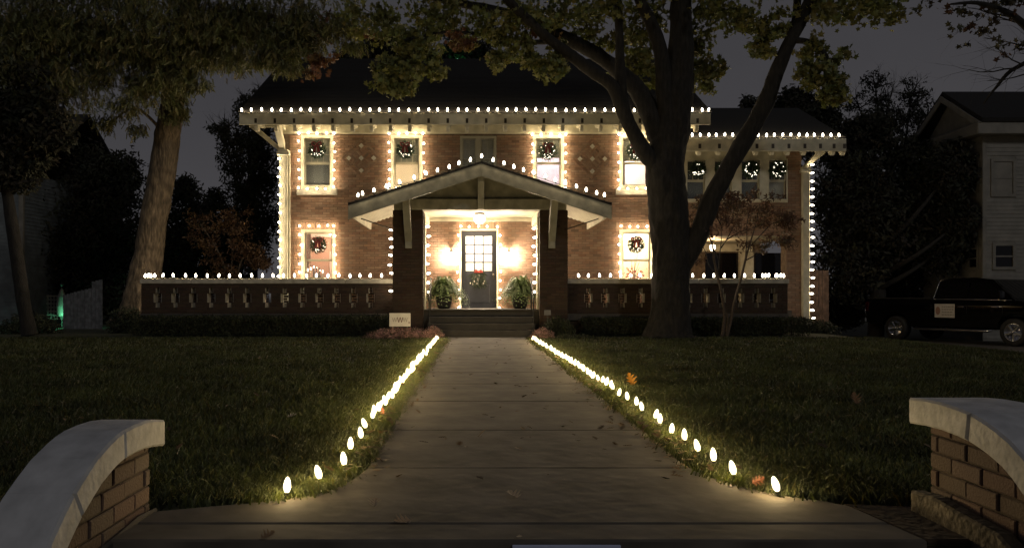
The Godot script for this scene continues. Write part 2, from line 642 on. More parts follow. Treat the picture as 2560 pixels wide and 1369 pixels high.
# a ring of needles with a red bow and small white lights; flat towards +z
func wreath(label: String, where: Vector3, r: float, lit: int, bow: bool, seed_: int) -> Node3D:
	var o := thing("wreath", label, "wreath", "wreaths hung in the windows")
	o.position = where
	rng.seed = seed_
	var m := Build.new()
	var blade := PackedVector3Array([Vector3(-0.012, 0, 0), Vector3(0.012, 0, 0), Vector3(0, 0.085, 0.0)])
	for i in 900:
		var a := rng.randf() * TAU
		var b := rng.randf() * TAU
		var q := r * 0.27 * sqrt(rng.randf())
		var p := Vector3(cos(a) * (r * 0.70 + cos(b) * q), sin(a) * (r * 0.70 + cos(b) * q), sin(b) * q * 0.9 + 0.05)
		var dir := Vector3(cos(a) * cos(b) - sin(a) * 0.7, sin(a) * cos(b) + cos(a) * 0.7, sin(b) + 0.2) + Vector3(rng.randfn(0, .5), rng.randfn(0, .5), rng.randfn(0, .4))
		var k := rng.randf_range(0.5, 1.4)
		m.col = Color(0.022 * k, 0.045 * k, 0.020 * k)
		m.stamp(blade, Transform3D(upright(dir).rotated(dir.normalized(), rng.randf() * TAU), p))
	put("needles", m, M.dark_leaf, o)
	m = Build.new()
	for i in lit:
		var a := rng.randf() * TAU if i % 3 else -PI / 2 + rng.randfn(0, 0.7)
		var q := r * (0.72 + rng.randfn(0, 0.13))
		m.lathe([Vector2(0, -0.014), Vector2(0.011, -0.007), Vector2(0.013, 0.004), Vector2(0, 0.016)], 6, Transform3D(Basis(), Vector3(cos(a) * q, sin(a) * q, r * 0.26 + 0.055)))
	put("light_string", m, M.fairy, o)
	if bow:
		m = Build.new()
		var c := Vector3(0, r * 0.45, r * 0.30 + 0.05)
		for s in [-1.0, 1.0]:
			var loop := PackedVector3Array()
			var rr := PackedFloat32Array()
			for i in 9:
				var t := TAU * i / 8.0
				loop.append(c + Vector3(s * (0.07 - 0.07 * cos(t)), 0.05 * sin(t) + 0.03 * (1 - cos(t)), 0.02 * sin(t * 0.5)))
				rr.append(0.022)
			m.tube(loop, rr, 6)
			m.prism(PackedVector2Array([Vector2(0, 0), Vector2(s * 0.05, 0.01), Vector2(s * 0.11, -0.22), Vector2(s * 0.06, -0.18), Vector2(s * 0.03, -0.23)]), Transform3D(Basis(), c + Vector3(0, 0, 0.012 + 0.006 * s)), 0.0, 0.006)
		m.cbox(c, Vector3(0.05, 0.05, 0.05), 0.012)
		put("bow", m, M.red, o)
	return o


# ---------------------------------------------------------------- plants

# Catmull-Rom through [x, y, z, r] rows given as [pixel x, pixel y, depth, radius in metres]
func smooth(rows: Array, per := 6) -> Array:
	var pts := PackedVector3Array()
	var rr := PackedFloat32Array()
	var q := []
	for r in rows:
		var p := at(r[0], r[1], r[2])
		q.append([p, r[3]])
	for i in q.size() - 1:
		var a = q[maxi(i - 1, 0)]
		var b = q[i]
		var c = q[i + 1]
		var d = q[mini(i + 2, q.size() - 1)]
		for k in per:
			var t := float(k) / per
			pts.append((b[0] as Vector3).cubic_interpolate(c[0], a[0], d[0], t))
			rr.append(lerpf(b[1], c[1], t))
	pts.append(q[-1][0])
	rr.append(q[-1][1])
	return [pts, rr]

func limb(called: String, parent: Node, rows: Array, m: Material, origin: Vector3, sides := 14, amp := 0.12) -> MeshInstance3D:
	var b := Build.new()
	limb_into(b, rows, origin, sides, amp)
	return put(called, b, m, parent)

func limb_into(b: Build, rows: Array, origin: Vector3, sides := 8, amp := 0.1) -> void:
	var s := smooth(rows, 16 if sides > 24 else 6)
	var pts: PackedVector3Array = s[0]
	for i in pts.size(): pts[i] -= origin
	b.tube(pts, s[1], sides, noise, amp)

# five-lobed leaf about one unit across
func lobed_leaf() -> PackedVector3Array:
	var out := PackedVector3Array()
	var ring := []
	var reach := [0.50, 0.26, 0.42, 0.22, 0.47, 0.27, 0.56, 0.27, 0.47, 0.22, 0.42, 0.26]
	for i in 12:
		var a := -PI / 2 + TAU * i / 12.0
		var r: float = reach[i] * (1.0 if i else 0.45)
		ring.append(Vector3(cos(a) * r, sin(a) * r - 0.05, 0.10 * r))
	for i in 12:
		out.append_array([Vector3(0, -0.05, -0.03), ring[i], ring[(i + 1) % 12]])
	return out

# an oak leaf with deep narrow lobes on a stalk, about one unit long
func oak_leaf() -> PackedVector3Array:
	var out := PackedVector3Array()
	var rows := [[-0.30, 0.05], [-0.22, 0.30], [-0.12, 0.07], [0.0, 0.40], [0.10, 0.08], [0.22, 0.33], [0.30, 0.06], [0.38, 0.15], [0.55, 0.0]]
	for s in [-1.0, 1.0]:
		for i in rows.size() - 1:
			var a := Vector3(s * rows[i][1], rows[i][0] + (0.13 * rows[i][1] / 0.4 if i % 2 else 0.0), rows[i][1] * 0.25)
			var b := Vector3(s * rows[i + 1][1], rows[i + 1][0] + (0.13 * rows[i + 1][1] / 0.4 if i % 2 == 0 else 0.0), rows[i + 1][1] * 0.25)
			out.append_array([Vector3(0, rows[i][0], 0), a, b, Vector3(0, rows[i][0], 0), b, Vector3(0, rows[i + 1][0], 0)])
	out.append_array([Vector3(-0.012, -0.30, 0), Vector3(0.012, -0.30, 0), Vector3(0.03, -0.55, 0.04)])
	return out

# a stem of slender leaflets hanging, about one unit long
func feather_leaf() -> PackedVector3Array:
	var out := PackedVector3Array()
	for i in 3:
		for s in [-1.0, 1.0]:
			var b := Vector3(0, -0.24 * i - 0.08, 0)
			var tip: Vector3 = b + Vector3(s * 0.24, -0.34, 0.10 * s)
			var w := Vector3(0.055, 0.045, 0.03 * s)
			out.append_array([b, b + (tip - b) * 0.45 + w * s, tip, b, tip, b + (tip - b) * 0.45 - w * s])
	return out

# a spray of small pointed leaves about one unit across
func spray_leaf(n: int) -> PackedVector3Array:
	var out := PackedVector3Array()
	for i in n:
		var p := Vector3(rng.randf_range(-.45, .45), rng.randf_range(-.45, .45), rng.randf_range(-.3, .3))
		var a := rng.randf() * TAU
		var u := Vector3(cos(a), sin(a), rng.randf_range(-.6, .6)) * 0.22
		var w := Vector3(-sin(a), cos(a), rng.randf_range(-.6, .6)) * 0.085
		out.append_array([p - u, p + w, p + u, p - u, p + u, p - w])
	return out

# leaves gathered in clumps within ellipsoids; rows are [pixel x, pixel y, half width and half height in pixels, depth, number]
func foliage(m: Build, rows: Array, shape: PackedVector3Array, size: float, tones: Array, origin: Vector3, tilt := 1.0, clump := 16, thick := 0.8) -> void:
	for r in rows:
		var d: float = r[4]
		var c := at(r[0], r[1], d)
		var e := Vector3(r[2] * d / F, r[3] * d / F, (r[2] + r[3]) * 0.5 * d / F * thick)
		var left: int = r[5]
		while left > 0:
			var dir := Vector3(rng.randfn(), rng.randfn(), rng.randfn()).normalized() * pow(rng.randf(), 0.45)
			var cc := c + dir * e
			var spread := clampf(e.length() * 0.20, 0.12, 0.6)
			var base: Color = tones[rng.randi() % tones.size()]
			var n := mini(left, rng.randi_range(clump / 2, clump))
			left -= n
			for i in n:
				var p := cc + Vector3(rng.randfn(), rng.randfn() * 0.7, rng.randfn()) * spread * 0.6
				var k := rng.randf_range(0.65, 1.35)
				m.col = Color(base.r * k, base.g * k * rng.randf_range(0.92, 1.06), base.b * k)
				var turn := Basis.from_euler(Vector3(rng.randfn() * 0.7 * tilt, rng.randf() * TAU if tilt > 0.9 else rng.randfn() * 1.2, rng.randfn() * 0.6 * tilt))
				m.stamp(shape, Transform3D(turn.scaled(Vector3.ONE * size * rng.randf_range(0.7, 1.25)), p - origin))

func crown(called: String, parent: Node, rows: Array, shape: PackedVector3Array, size: float, tones: Array, origin: Vector3, m: Material, tilt := 1.0, clump := 16, thick := 0.8) -> MeshInstance3D:
	var b := Build.new()
	foliage(b, rows, shape, size, tones, origin, tilt, clump, thick)
	var o := put(called, b, m, parent)
	o.set_meta("kind", "stuff")
	return o

# bare forking twigs
func twigs(b: Build, from: Vector3, dir: Vector3, long: float, r: float, level: int) -> void:
	var pts := PackedVector3Array([from])
	var rr := PackedFloat32Array([r])
	var p := from
	var d := dir.normalized()
	for i in 4:
		d = (d + Vector3(rng.randfn(), rng.randfn() + 0.15, rng.randfn()) * 0.16).normalized()
		p += d * long / 4
		pts.append(p)
		rr.append(r * (1.0 - 0.16 * (i + 1)))
	b.tube(pts, rr, 5 if level > 1 else 3)
	if level > 0:
		for i in 3 + (1 if level > 1 else 0):
			var k := 1 + rng.randi() % 4
			var nd := (d + Vector3(rng.randfn(), rng.randfn() * 0.8, rng.randfn()) * 0.65).normalized()
			twigs(b, pts[k], nd, long * rng.randf_range(0.5, 0.75), rr[k] * 0.6, level - 1)


# ---------------------------------------------------------------- the scene

func _ready() -> void:
	noise.seed = 5
	noise.frequency = 1.0
	noise.fractal_octaves = 3
	var cam := Camera3D.new()
	cam.name = "camera"
	cam.projection = Camera3D.PROJECTION_FRUSTUM
	cam.near = 0.1
	cam.far = 400.0
	cam.size = 0.1 * 1369.0 / F
	cam.frustum_offset = Vector2((1280.0 - PX) / F, (PY - 684.5) / F) * 0.1
	cam.position = Vector3(0, EYE, 0)
	add_child(cam)
	cam.current = true
	var sky := ProceduralSkyMaterial.new()
	sky.sky_top_color = Color(0.200, 0.198, 0.212)
	sky.sky_horizon_color = Color(0.285, 0.280, 0.288)
	sky.sky_curve = 0.12
	sky.ground_bottom_color = Color(0.10, 0.10, 0.10)
	sky.ground_horizon_color = Color(0.20, 0.19, 0.20)
	var haze := grain(0.006, 5, Color(0.5, 0.48, 0.5, 0.0), Color(0.5, 0.48, 0.48, 0.07), 77, 512)
	sky.sky_cover = haze
	var env := Environment.new()
	env.background_mode = Environment.BG_SKY
	env.sky = Sky.new()
	env.sky.sky_material = sky
	env.tonemap_mode = Environment.TONE_MAPPER_LINEAR
	env.tonemap_exposure = 1.0
	env.sdfgi_enabled = true
	env.ssao_enabled = true
	env.ssil_enabled = true
	var we := WorldEnvironment.new()
	we.name = "environment"
	we.environment = env
	add_child(we)
	var sun := DirectionalLight3D.new()
	sun.name = "night_light"
	sun.light_energy = 0.085
	sun.light_color = Color(1.0, 0.98, 0.95)
	sun.light_angular_distance = 4.0
	sun.shadow_enabled = true
	sun.sky_mode = DirectionalLight3D.SKY_MODE_LIGHT_ONLY
	add_child(sun)
	sun.look_at_from_position(Vector3(4.0, 5.6, 10.0), Vector3(0, 0, 0))

	make_materials()
	terrain()
	walk()
	var house := build_house()
	porch(house)
	wing(house)
	house_lights()
	terrace()
	wing_walls()
	neighbours()
	trees()
	porch_things()
	garden()
	truck()
	grass()


const WARM := Color(1.0, 0.87, 0.66)
const GOLD := Color(1.0, 0.86, 0.60)

func lie(y := 0.0) -> Transform3D:     # local x across, local y into depth, local z up
	return Transform3D(Basis(Vector3(1, 0, 0), Vector3(0, 0, -1), Vector3(0, 1, 0)), Vector3(0, y, 0))

func side() -> Transform3D:            # local x into depth, local y up, local z across
	return Transform3D(Basis(Vector3(0, 0, -1), Vector3(0, 1, 0), Vector3(1, 0, 0)), Vector3.ZERO)

func ground_y(x: float, d: float) -> float:
	return -0.02 - 0.46 * smoothstep(9.3, 12.3, x) - 0.62 * smoothstep(3.2, 1.5, d)

func edge(d: float, rows: Array) -> float:
	for i in rows.size() - 1:
		if d <= rows[i + 1][0]:
			return lerpf(rows[i][1], rows[i + 1][1], clampf((d - rows[i][0]) / (rows[i + 1][0] - rows[i][0]), 0.0, 1.0))
	return rows[-1][1]

const LEFT_EDGE := [[3.14, -1.45], [3.58, -1.44], [3.62, -1.33], [3.67, -1.155], [3.76, -0.94], [3.89, -0.757], [4.06, -0.680], [4.25, -0.635], [4.48, -0.605], [4.9, -0.625], [5.4, -0.64], [19.5, -0.64]]
const RIGHT_EDGE := [[3.14, 1.79], [3.70, 1.72], [3.74, 1.66], [3.85, 1.495], [3.95, 1.414], [4.19, 1.29], [4.38, 1.225], [4.7, 1.205], [5.4, 1.22], [19.5, 1.23]]

func terrain() -> void:
	var xs := [-80.0, -50, -30, -20, -14, -11, -8, -6, -4.5, -3.5, -2.6, -2.0, -1.60, -1.0, 0.0, 1.0, 1.7, 2.19, 2.6, 3.2, 4.0, 5.0, 6.5, 8.0, 9.0, 9.6, 10.2, 10.8, 11.4, 12.0, 12.6, 14, 16, 20, 30, 50, 80]
	var ds := [-12.0, 0.0, 1.0, 1.5, 1.8, 2.1, 2.4, 2.7, 3.0, 3.15, 3.5, 4, 4.6, 5.2, 6, 7, 8, 9.5, 11, 13, 15, 17, 19, 21, 24, 30, 40, 60, 90, 140]
	var m := Build.new()
	for i in xs.size() - 1:
		for k in ds.size() - 1:
			if xs[i] >= -1.61 and xs[i + 1] <= 2.2 and ds[k + 1] <= 3.16 and ds[k] >= 1.0:
				continue
			var p := []
			for q in [[0, 0], [1, 0], [1, 1], [0, 1]]:
				var x: float = xs[i + q[0]]
				var d: float = ds[k + q[1]]
				p.append(Vector3(x, ground_y(x, d), -d))
			m.tri(p[0], p[1], p[2], Vector3.UP, Vector3.UP, Vector3.UP)
			m.tri(p[0], p[2], p[3], Vector3.UP, Vector3.UP, Vector3.UP)
	ground("lawn", m, M.lawn)
	m = Build.new()
	m.prism(PackedVector2Array([Vector2(12.5, 3.0), Vector2(17.9, 3.0), Vector2(17.9, 26.4), Vector2(12.5, 26.4)]), lie(), -0.50, -0.468, 0.005)
	ground("driveway", m, M.cement)
	# steps that fall from the end of the walk to the street
	m = Build.new()
	for i in 3:
		m.cbox(Vector3(0.30, -0.17 * i - 0.40, -2.97 + 0.34 * i), Vector3(3.52, 0.45, 0.35), 0.012)
	var st := ground("street_steps", m, M.cement)
	st.position.y = 0.0
	m = bx(Vector3(-30, -0.75, 0.4), Vector3(30, -0.63, -2.2), 0.01)
	ground("sidewalk", m, M.concrete)
	tag(put("plate", bx(Vector3(0.147, -0.125, -3.138), Vector3(0.575, -0.012, -3.126), 0.003), mat(0.42, 0.47, 0.66, 0.5)), "pale blue blank plate fixed to the riser below the near end of the walk", "plate")
	# bare earth beside the right end of the walk
	m = Build.new()
	m.prism(PackedVector2Array([Vector2(1.80, 3.16), Vector2(2.06, 3.16), Vector2(2.06, 3.66), Vector2(1.86, 3.70), Vector2(1.72, 3.72)]), lie(), -0.06, 0.0, 0.01)
	ground("bare_soil", m, M.soil)

func walk() -> void:
	var cuts := [3.14, 3.375, 4.48, 5.77, 7.37, 8.85, 10.2, 11.7, 13.2, 14.8, 16.4, 18.0, 19.42]
	var o := Node3D.new()
	o.name = "path"
	add_child(o)
	o.set_meta("kind", "structure")
	rng.seed = 8
	for i in cuts.size() - 1:
		var d0: float = cuts[i] + 0.007
		var d1: float = cuts[i + 1] - 0.007
		var n := 12 if d0 < 5.0 else 2
		var p := PackedVector2Array()
		for k in n + 1:
			var d := lerpf(d0, d1, float(k) / n)
			p.append(Vector2(edge(d, RIGHT_EDGE), d))
		for k in n + 1:
			var d := lerpf(d1, d0, float(k) / n)
			p.append(Vector2(edge(d, LEFT_EDGE), d))
		var m := Build.new()
		m.prism(p, lie(), -0.14 if i else -0.17, 0.004 + rng.randf_range(-0.003, 0.003), 0.008)
		put("paving_slab", m, M.concrete, o)
	put("joint_filler", bx(Vector3(-0.62, -0.10, -3.15), Vector3(1.20, -0.012, -19.4)), M.soil, o)


func facade_openings() -> Array:
	var d := 23.0
	return [
		rect_px(752, 833, 337, 471, d), rect_px(977, 1056, 337, 471, d), rect_px(1332, 1410, 337, 471, d), rect_px(1549, 1630, 337, 471, d),
		rect_px(1150, 1241, 340, 455, d), rect_px(753, 838, 573, 722, d), rect_px(1549, 1634, 573, 722, d), Rect2(ax(1149, d), 0.6, ax(1245.5, d) - ax(1149, d), ay(572, d) - 0.6)]

func build_house() -> Node3D:
	var h := thing("brick_house", "two-storey brick house edged with warm bulbs, gabled porch at the end of the walk", "house")
	rng.seed = 31
	var d := 23.0
	var open := facade_openings()
	var holes := open.duplicate()
	for i in 4:   # the sills reach past their openings
		var r: Rect2 = open[i]
		holes.append(Rect2(r.position.x - 0.115, r.position.y - 0.19, r.size.x + 0.23, 0.19))
	# diamonds of laid bricks and pale tiles between the upper windows
	var dia := [[903.0, 395.0], [1481.0, 397.0]]
	var face := Rect2(-5.36, 0.0, 10.95, 5.70)
	var m := Build.new()
	slabs(m, face.grow_individual(0.27, 0, 0.1, 0.3), open, facing(0, -d), 0.3)
	m.span(Vector3(-5.63, 0, -d - 0.302), Vector3(-5.33, 6.0, -32))
	m.span(Vector3(-5.33, 0, -31.7), Vector3(5.7, 6.0, -32))
	m.span(Vector3(5.40, 0, -d - 0.302), Vector3(5.7, 6.0, -31.7))
	var wall := put("wall", m, M.mortar, h)
	m = Build.new()
	var s_holes := holes.duplicate()
	for k in [5, 6, 7]:
		var r: Rect2 = open[k]
		s_holes.append(Rect2(r.position.x - 0.10, r.end.y, r.size.x + 0.20, 0.21))
		soldiers(m, r.position.x - 0.10, r.end.x + 0.10, r.end.y, r.end.y + 0.21, facing(0, -d))
	bricks(m, face, s_holes, facing(0, -d))
	put("brickwork", m, M.brick, wall).set_meta("kind", "stuff")
	for c in dia:
		var p := at(c[0], c[1], d)
		m = Build.new()
		var turn := Basis(Vector3.BACK, PI / 4)
		for ring in [0.40, 0.27]:
			for k in 4:
				var b := turn.rotated(Vector3.BACK, k * PI / 2)
				var n := 5 if ring > 0.3 else 4
				for i in n:
					m.col = brick_tone(0.82)
					m.cbox(p + b * Vector3((i - (n - 1) / 2.0) * 2 * ring / n, ring + 0.0, 0.008), Vector3(2 * ring / n - 0.01, 0.058, 0.022), 0.004, b)
		for k in 4:
			var b := turn.rotated(Vector3.BACK, k * PI / 2)
			for i in 5:
				m.col = brick_tone(0.85)
				m.cbox(p + b * Vector3(-0.02 + (i - 2) * 0.066, 0.155, 0.009), Vector3(0.056, 0.16, 0.026), 0.004, b)
		put("diamond_border", m, M.brick, h)
		for q in [[0, 0], [31, 0], [-31, 0], [0, 31], [0, -31]]:
			m = Build.new()
			m.cbox(Vector3.ZERO, Vector3(0.105, 0.105, 0.03), 0.006, turn)
			put("diamond_tile", m, M.stone, h).position = at(c[0] + q[0], c[1] + q[1], d) + Vector3(0, 0, 0.014)
	# corner boards, frieze, eaves
	m = bx(Vector3(-5.63, 0.6, -22.86), Vector3(-5.385, 5.05, -22.998), 0.012)
	m.cbox(Vector3(-5.51, 5.10, -22.91), Vector3(0.36, 0.10, 0.26), 0.015)
	m.cbox(Vector3(-5.51, 5.18, -22.91), Vector3(0.30, 0.07, 0.22), 0.012)
	m.cbox(Vector3(-5.352, 2.9, -22.95), Vector3(0.05, 4.6, 0.06), 0.012)
	put("corner_post", m, M.trim, h)
	put("frieze", bx(Vector3(-5.63, 5.695, -22.955), Vector3(5.65, 5.995, -22.998), 0.008), M.trim, h)
	var ew := 6.54
	put("soffit", bx(Vector3(-ew + 0.05, 6.00, -22.1), Vector3(ew - 0.05, 6.03, -22.99)), M.trim, h)
	m = bx(Vector3(-ew, 5.755, -22.06), Vector3(ew, 6.07, -22.10), 0.008)
	put("fascia", m, M.trim, h)
	var rt := Build.new()
	rt.prism(PackedVector2Array([Vector2(22.105, 5.99), Vector2(22.105, 5.70), Vector2(22.15, 5.60), Vector2(22.30, 5.61), Vector2(22.36, 5.74), Vector2(22.94, 5.84), Vector2(22.94, 5.99)]), side(), -0.05, 0.05, 0.008)
	var strap := bx(Vector3(-0.035, 5.80, -22.052), Vector3(0.035, 5.93, -22.059)).mesh()
	var tail := rt.mesh()
	var n_tails := 24
	for i in n_tails:
		var x := -6.08 + i * 0.533
		lay("rafter_tail", tail, M.trim, h).position.x = x
		lay("gutter_strap", strap, M.bronze, h).position.x = x
	# roof: a gable whose ridge runs along the street
	var ridge := Vector2(27.4, 9.10)
	m = Build.new()
	m.prism(PackedVector2Array([Vector2(22.07, 6.074), ridge, Vector2(32.8, 6.08), Vector2(32.8, 6.14), ridge + Vector2(0, 0.08), Vector2(22.07, 6.094)]), side(), -ew - 0.03, ew + 0.03, 0.01)
	var roof := put("roof", m, M.roof, h)
	m = Build.new()
	var slope := (ridge - Vector2(22.07, 6.074)).normalized()
	var ln := (ridge - Vector2(22.07, 6.074)).length()
	for k in 42:
		var s0 := ln * k / 42.0
		var a := Vector2(22.07, 6.096) + slope * s0 + Vector2(0, 0.06 * k / 42.0)
		var b := Vector2(22.07, 6.096) + slope * (s0 + ln / 42.0) + Vector2(0, 0.06 * (k + 1) / 42.0)
		var up := Vector2(-slope.y, slope.x)
		m.prism(PackedVector2Array([a, a + up * 0.014, b + up * 0.003, b]), side(), -ew - 0.035, ew + 0.035)
	put("shingles", m, M.roof, roof)
	for s in [-1.0, 1.0]:
		m = Build.new()
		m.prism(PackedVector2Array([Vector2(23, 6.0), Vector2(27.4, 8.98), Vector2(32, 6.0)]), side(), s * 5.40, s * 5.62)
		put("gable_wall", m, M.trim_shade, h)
		m = Build.new()
		m.prism(PackedVector2Array([Vector2(22.1, 5.78), Vector2(22.1, 6.08), ridge, ridge - Vector2(0, 0.3)]), side(), s * ew, s * (ew - 0.04), 0.006)
		m.prism(PackedVector2Array([Vector2(32.7, 5.78), Vector2(32.7, 6.08), ridge, ridge - Vector2(0, 0.3)]), side(), s * ew, s * (ew - 0.04), 0.006)
		put("rake_board", m, M.trim, h)
	# knee braces under the left corner
	m = Build.new()
	m.prism(PackedVector2Array([Vector2(-5.64, 5.18), Vector2(-5.50, 5.20), Vector2(-6.30, 5.90), Vector2(-6.44, 5.84)]), facing(0, -22.96), 0.0, 0.12, 0.01)
	m.cbox(Vector3(-6.02, 5.92, -22.90), Vector3(0.95, 0.12, 0.12), 0.01)
	put("eave_brace", m, M.trim, h)
	m = Build.new()
	m.prism(PackedVector2Array([Vector2(22.86, 5.20), Vector2(22.86, 5.42), Vector2(22.22, 5.90), Vector2(22.14, 5.76)]), side(), -5.62, -5.45, 0.01)
	m.cbox(Vector3(-5.535, 5.86, -22.60), Vector3(0.17, 0.16, 0.75), 0.01)
	put("eave_brace", m, M.trim, h)
	# windows
	var rail := ay(407, d)
	for i in 4:
		var low: StandardMaterial3D = [M.screen, M.shade, null, null][i]
		var w := sash_window(h, open[i], d, rail, 4, 3, [M.blind, M.blind, null, null][i], low)
		var r: Rect2 = open[i]
		put("sill", bx(Vector3(r.position.x - 0.115, r.position.y - 0.19, -d + 0.075), Vector3(r.end.x + 0.115, r.position.y - 0.002, -d - 0.16), 0.01), M.stone, w)
		if i == 2:
			put("blind", bx(Vector3(r.position.x + 0.08, ay(392, d), -d - 0.20), Vector3(r.end.x - 0.08, r.end.y, -d - 0.19)), M.blind, w)
		if i == 3:
			put("blind", bx(Vector3(r.position.x + 0.08, ay(400, d), -d - 0.20), Vector3(r.end.x - 0.08, r.end.y, -d - 0.19)), M.blind, w)
	sash_window(h, Rect2(open[4].position, Vector2(open[4].size.x * 0.5, open[4].size.y)), d, ay(398, d), 2, 2, M.grey_blind, M.grey_blind, 0.07, M.grey_blind)
	sash_window(h, Rect2(open[4].position + Vector2(open[4].size.x * 0.5, 0), Vector2(open[4].size.x * 0.5, open[4].size.y)), d, ay(398, d), 2, 2, M.grey_blind, M.grey_blind, 0.07, M.grey_blind)
	for i in [5, 6]:
		var r: Rect2 = open[i]
		var w := sash_window(h, r, d, ay(650, d), 1, 1, null, null)
		put("sill", bx(Vector3(r.position.x - 0.1, r.position.y - 0.15, -d + 0.07), Vector3(r.end.x + 0.1, r.position.y - 0.002, -d - 0.16), 0.01), M.stone, w)
	# lit rooms
	var bare := Color(1.0, 0.86, 0.72)
	room(h, Rect2(open[1].position.x - 0.3, 3.2, 1.5, 2.55), d, 1.4, mat(0.7, 0.66, 0.56), 5.0, bare)
	var r3 := room(h, Rect2(open[2].position.x - 0.5, 3.2, 2.2, 2.55), d, 2.2, mat(0.60, 0.58, 0.64), 2.4, Color(1.0, 0.90, 0.86))
	put("door_frame", bx(Vector3(open[2].position.x + 0.05, 3.25, -25.40), Vector3(open[2].position.x + 0.40, 4.62, -25.46), 0.01), mat(0.8, 0.75, 0.7), r3)
	put("door", bx(Vector3(open[2].position.x + 0.1, 3.25, -25.375), Vector3(open[2].position.x + 0.33, 4.46, -25.396), 0.01), mat(0.7, 0.66, 0.63), r3)
	var r4 := room(h, Rect2(open[3].position.x - 0.5, 3.2, 1.75, 2.55), d, 1.9, mat(0.66, 0.62, 0.60), 5.0, Color(1.0, 0.92, 0.84))
	put("partition", bx(Vector3(open[3].position.x - 0.45, 3.2, -23.95), Vector3(open[3].position.x + 0.34, 5.6, -24.02)), mat(0.42, 0.40, 0.46), r4)
	put("dresser", bx(Vector3(open[3].end.x - 0.5, 3.2, -24.3), Vector3(open[3].end.x + 0.15, 4.26, -24.7), 0.02), mat(0.05, 0.04, 0.035), r4)
	var r5 := room(h, Rect2(open[5].position.x - 0.4, 0.62, 2.0, 2.5), d, 2.4, mat(0.66, 0.44, 0.34), 2.2, Color(1.0, 0.84, 0.70))
	put("red_door", bx(Vector3(open[5].position.x + 0.62, 0.62, -25.5), Vector3(open[5].position.x + 1.4, 2.38, -25.6), 0.01), M.dark_red, r5)
	put("door_frame", bx(Vector3(open[5].position.x + 0.36, 0.62, -25.45), Vector3(open[5].position.x + 0.60, 2.44, -25.56), 0.01), mat(0.82, 0.74, 0.68), r5)
	put("cornice", bx(Vector3(open[5].position.x - 0.38, 2.9, -25.5), Vector3(open[5].position.x + 1.58, 3.1, -25.68), 0.01), mat(0.82, 0.74, 0.68), r5)
	put("curtain", bx(Vector3(open[5].position.x + 0.1, 0.62, -23.5), Vector3(open[5].position.x + 0.17, 2.85, -23.56), 0.01), mat(0.35, 0.22, 0.17), r5)
	room(h, Rect2(open[6].position.x - 0.5, 0.62, 1.9, 2.5), d, 1.3, mat(0.78, 0.72, 0.62), 6.5, Color(1.0, 0.88, 0.70))
	var hall := room(h, Rect2(open[7].position.x - 0.3, 0.62, 1.7, 2.5), d, 1.5, mat(0.78, 0.76, 0.70), 4.0, Color(1.0, 0.93, 0.84))
	hall.set_meta("label", "bright hall behind the front door")
	# front door
	var dr: Rect2 = open[7]
	m = Build.new()
	frame(m, Rect2(dr.position.x, 0.632, dr.size.x, dr.end.y - 0.632), 0.045, -d - 0.14, -d + 0.03, 0.02)
	put("door_casing", m, M.trim, h)
	var fr := Rect2(dr.position.x + 0.047, 0.655, dr.size.x - 0.094, dr.end.y - 0.047 - 0.655)
	var gl := rect_px(1164, 1230, 589.7, 677, d)
	var door := Node3D.new()
	door.name = "front_door"
	h.add_child(door)
	m = Build.new()
	slabs(m, fr, [gl], facing(0, -d - 0.04), 0.06)
	m.cbox(Vector3(fr.get_center().x, 1.08, -d - 0.037), Vector3(0.62, 0.52, 0.012), 0.005)
	put("leaf", m, M.door, door)
	m = Build.new()
	var pw := gl.size.x / 3
	var ph := gl.size.y / 4
	for i in [1, 2]:
		m.span(Vector3(gl.position.x + pw * i - 0.017, gl.position.y, -d - 0.085), Vector3(gl.position.x + pw * i + 0.017, gl.end.y, -d - 0.048))
	for k in [1, 2, 3]:
		for i in 3:
			m.span(Vector3(gl.position.x + pw * i + 0.017 * signf(i), gl.position.y + ph * k - 0.017, -d - 0.083), Vector3(gl.position.x + pw * (i + 1) - 0.017 * signf(2 - i), gl.position.y + ph * k + 0.017, -d - 0.050))
	put("muntins", m, M.door, door)
	var pane := bx(Vector3(-pw / 2, -ph / 2, -0.002), Vector3(pw / 2, ph / 2, 0.002)).mesh()
	for i in 3:
		for k in 4:
			lay("pane", pane, M.glass, door).position = Vector3(gl.position.x + pw * (i + .5), gl.position.y + ph * (k + .5), -d - 0.066)
	m = Build.new()
	m.lathe([Vector2(0, -0.03), Vector2(0.022, -0.02), Vector2(0.03, 0), Vector2(0.022, 0.02), Vector2(0, 0.03)], 10, Transform3D(Basis(), Vector3(fr.end.x - 0.09, 1.62, -d + 0.02)))
	m.cbox(Vector3(fr.end.x - 0.09, 1.62, -d - 0.025), Vector3(0.045, 0.2, 0.03), 0.006)
	put("handle", m, M.bronze, door)
	put("threshold", bx(Vector3(dr.position.x - 0.05, 0.602, -d + 0.12), Vector3(dr.end.x + 0.05, 0.629, -d - 0.1), 0.006), M.stone, h)
	return h

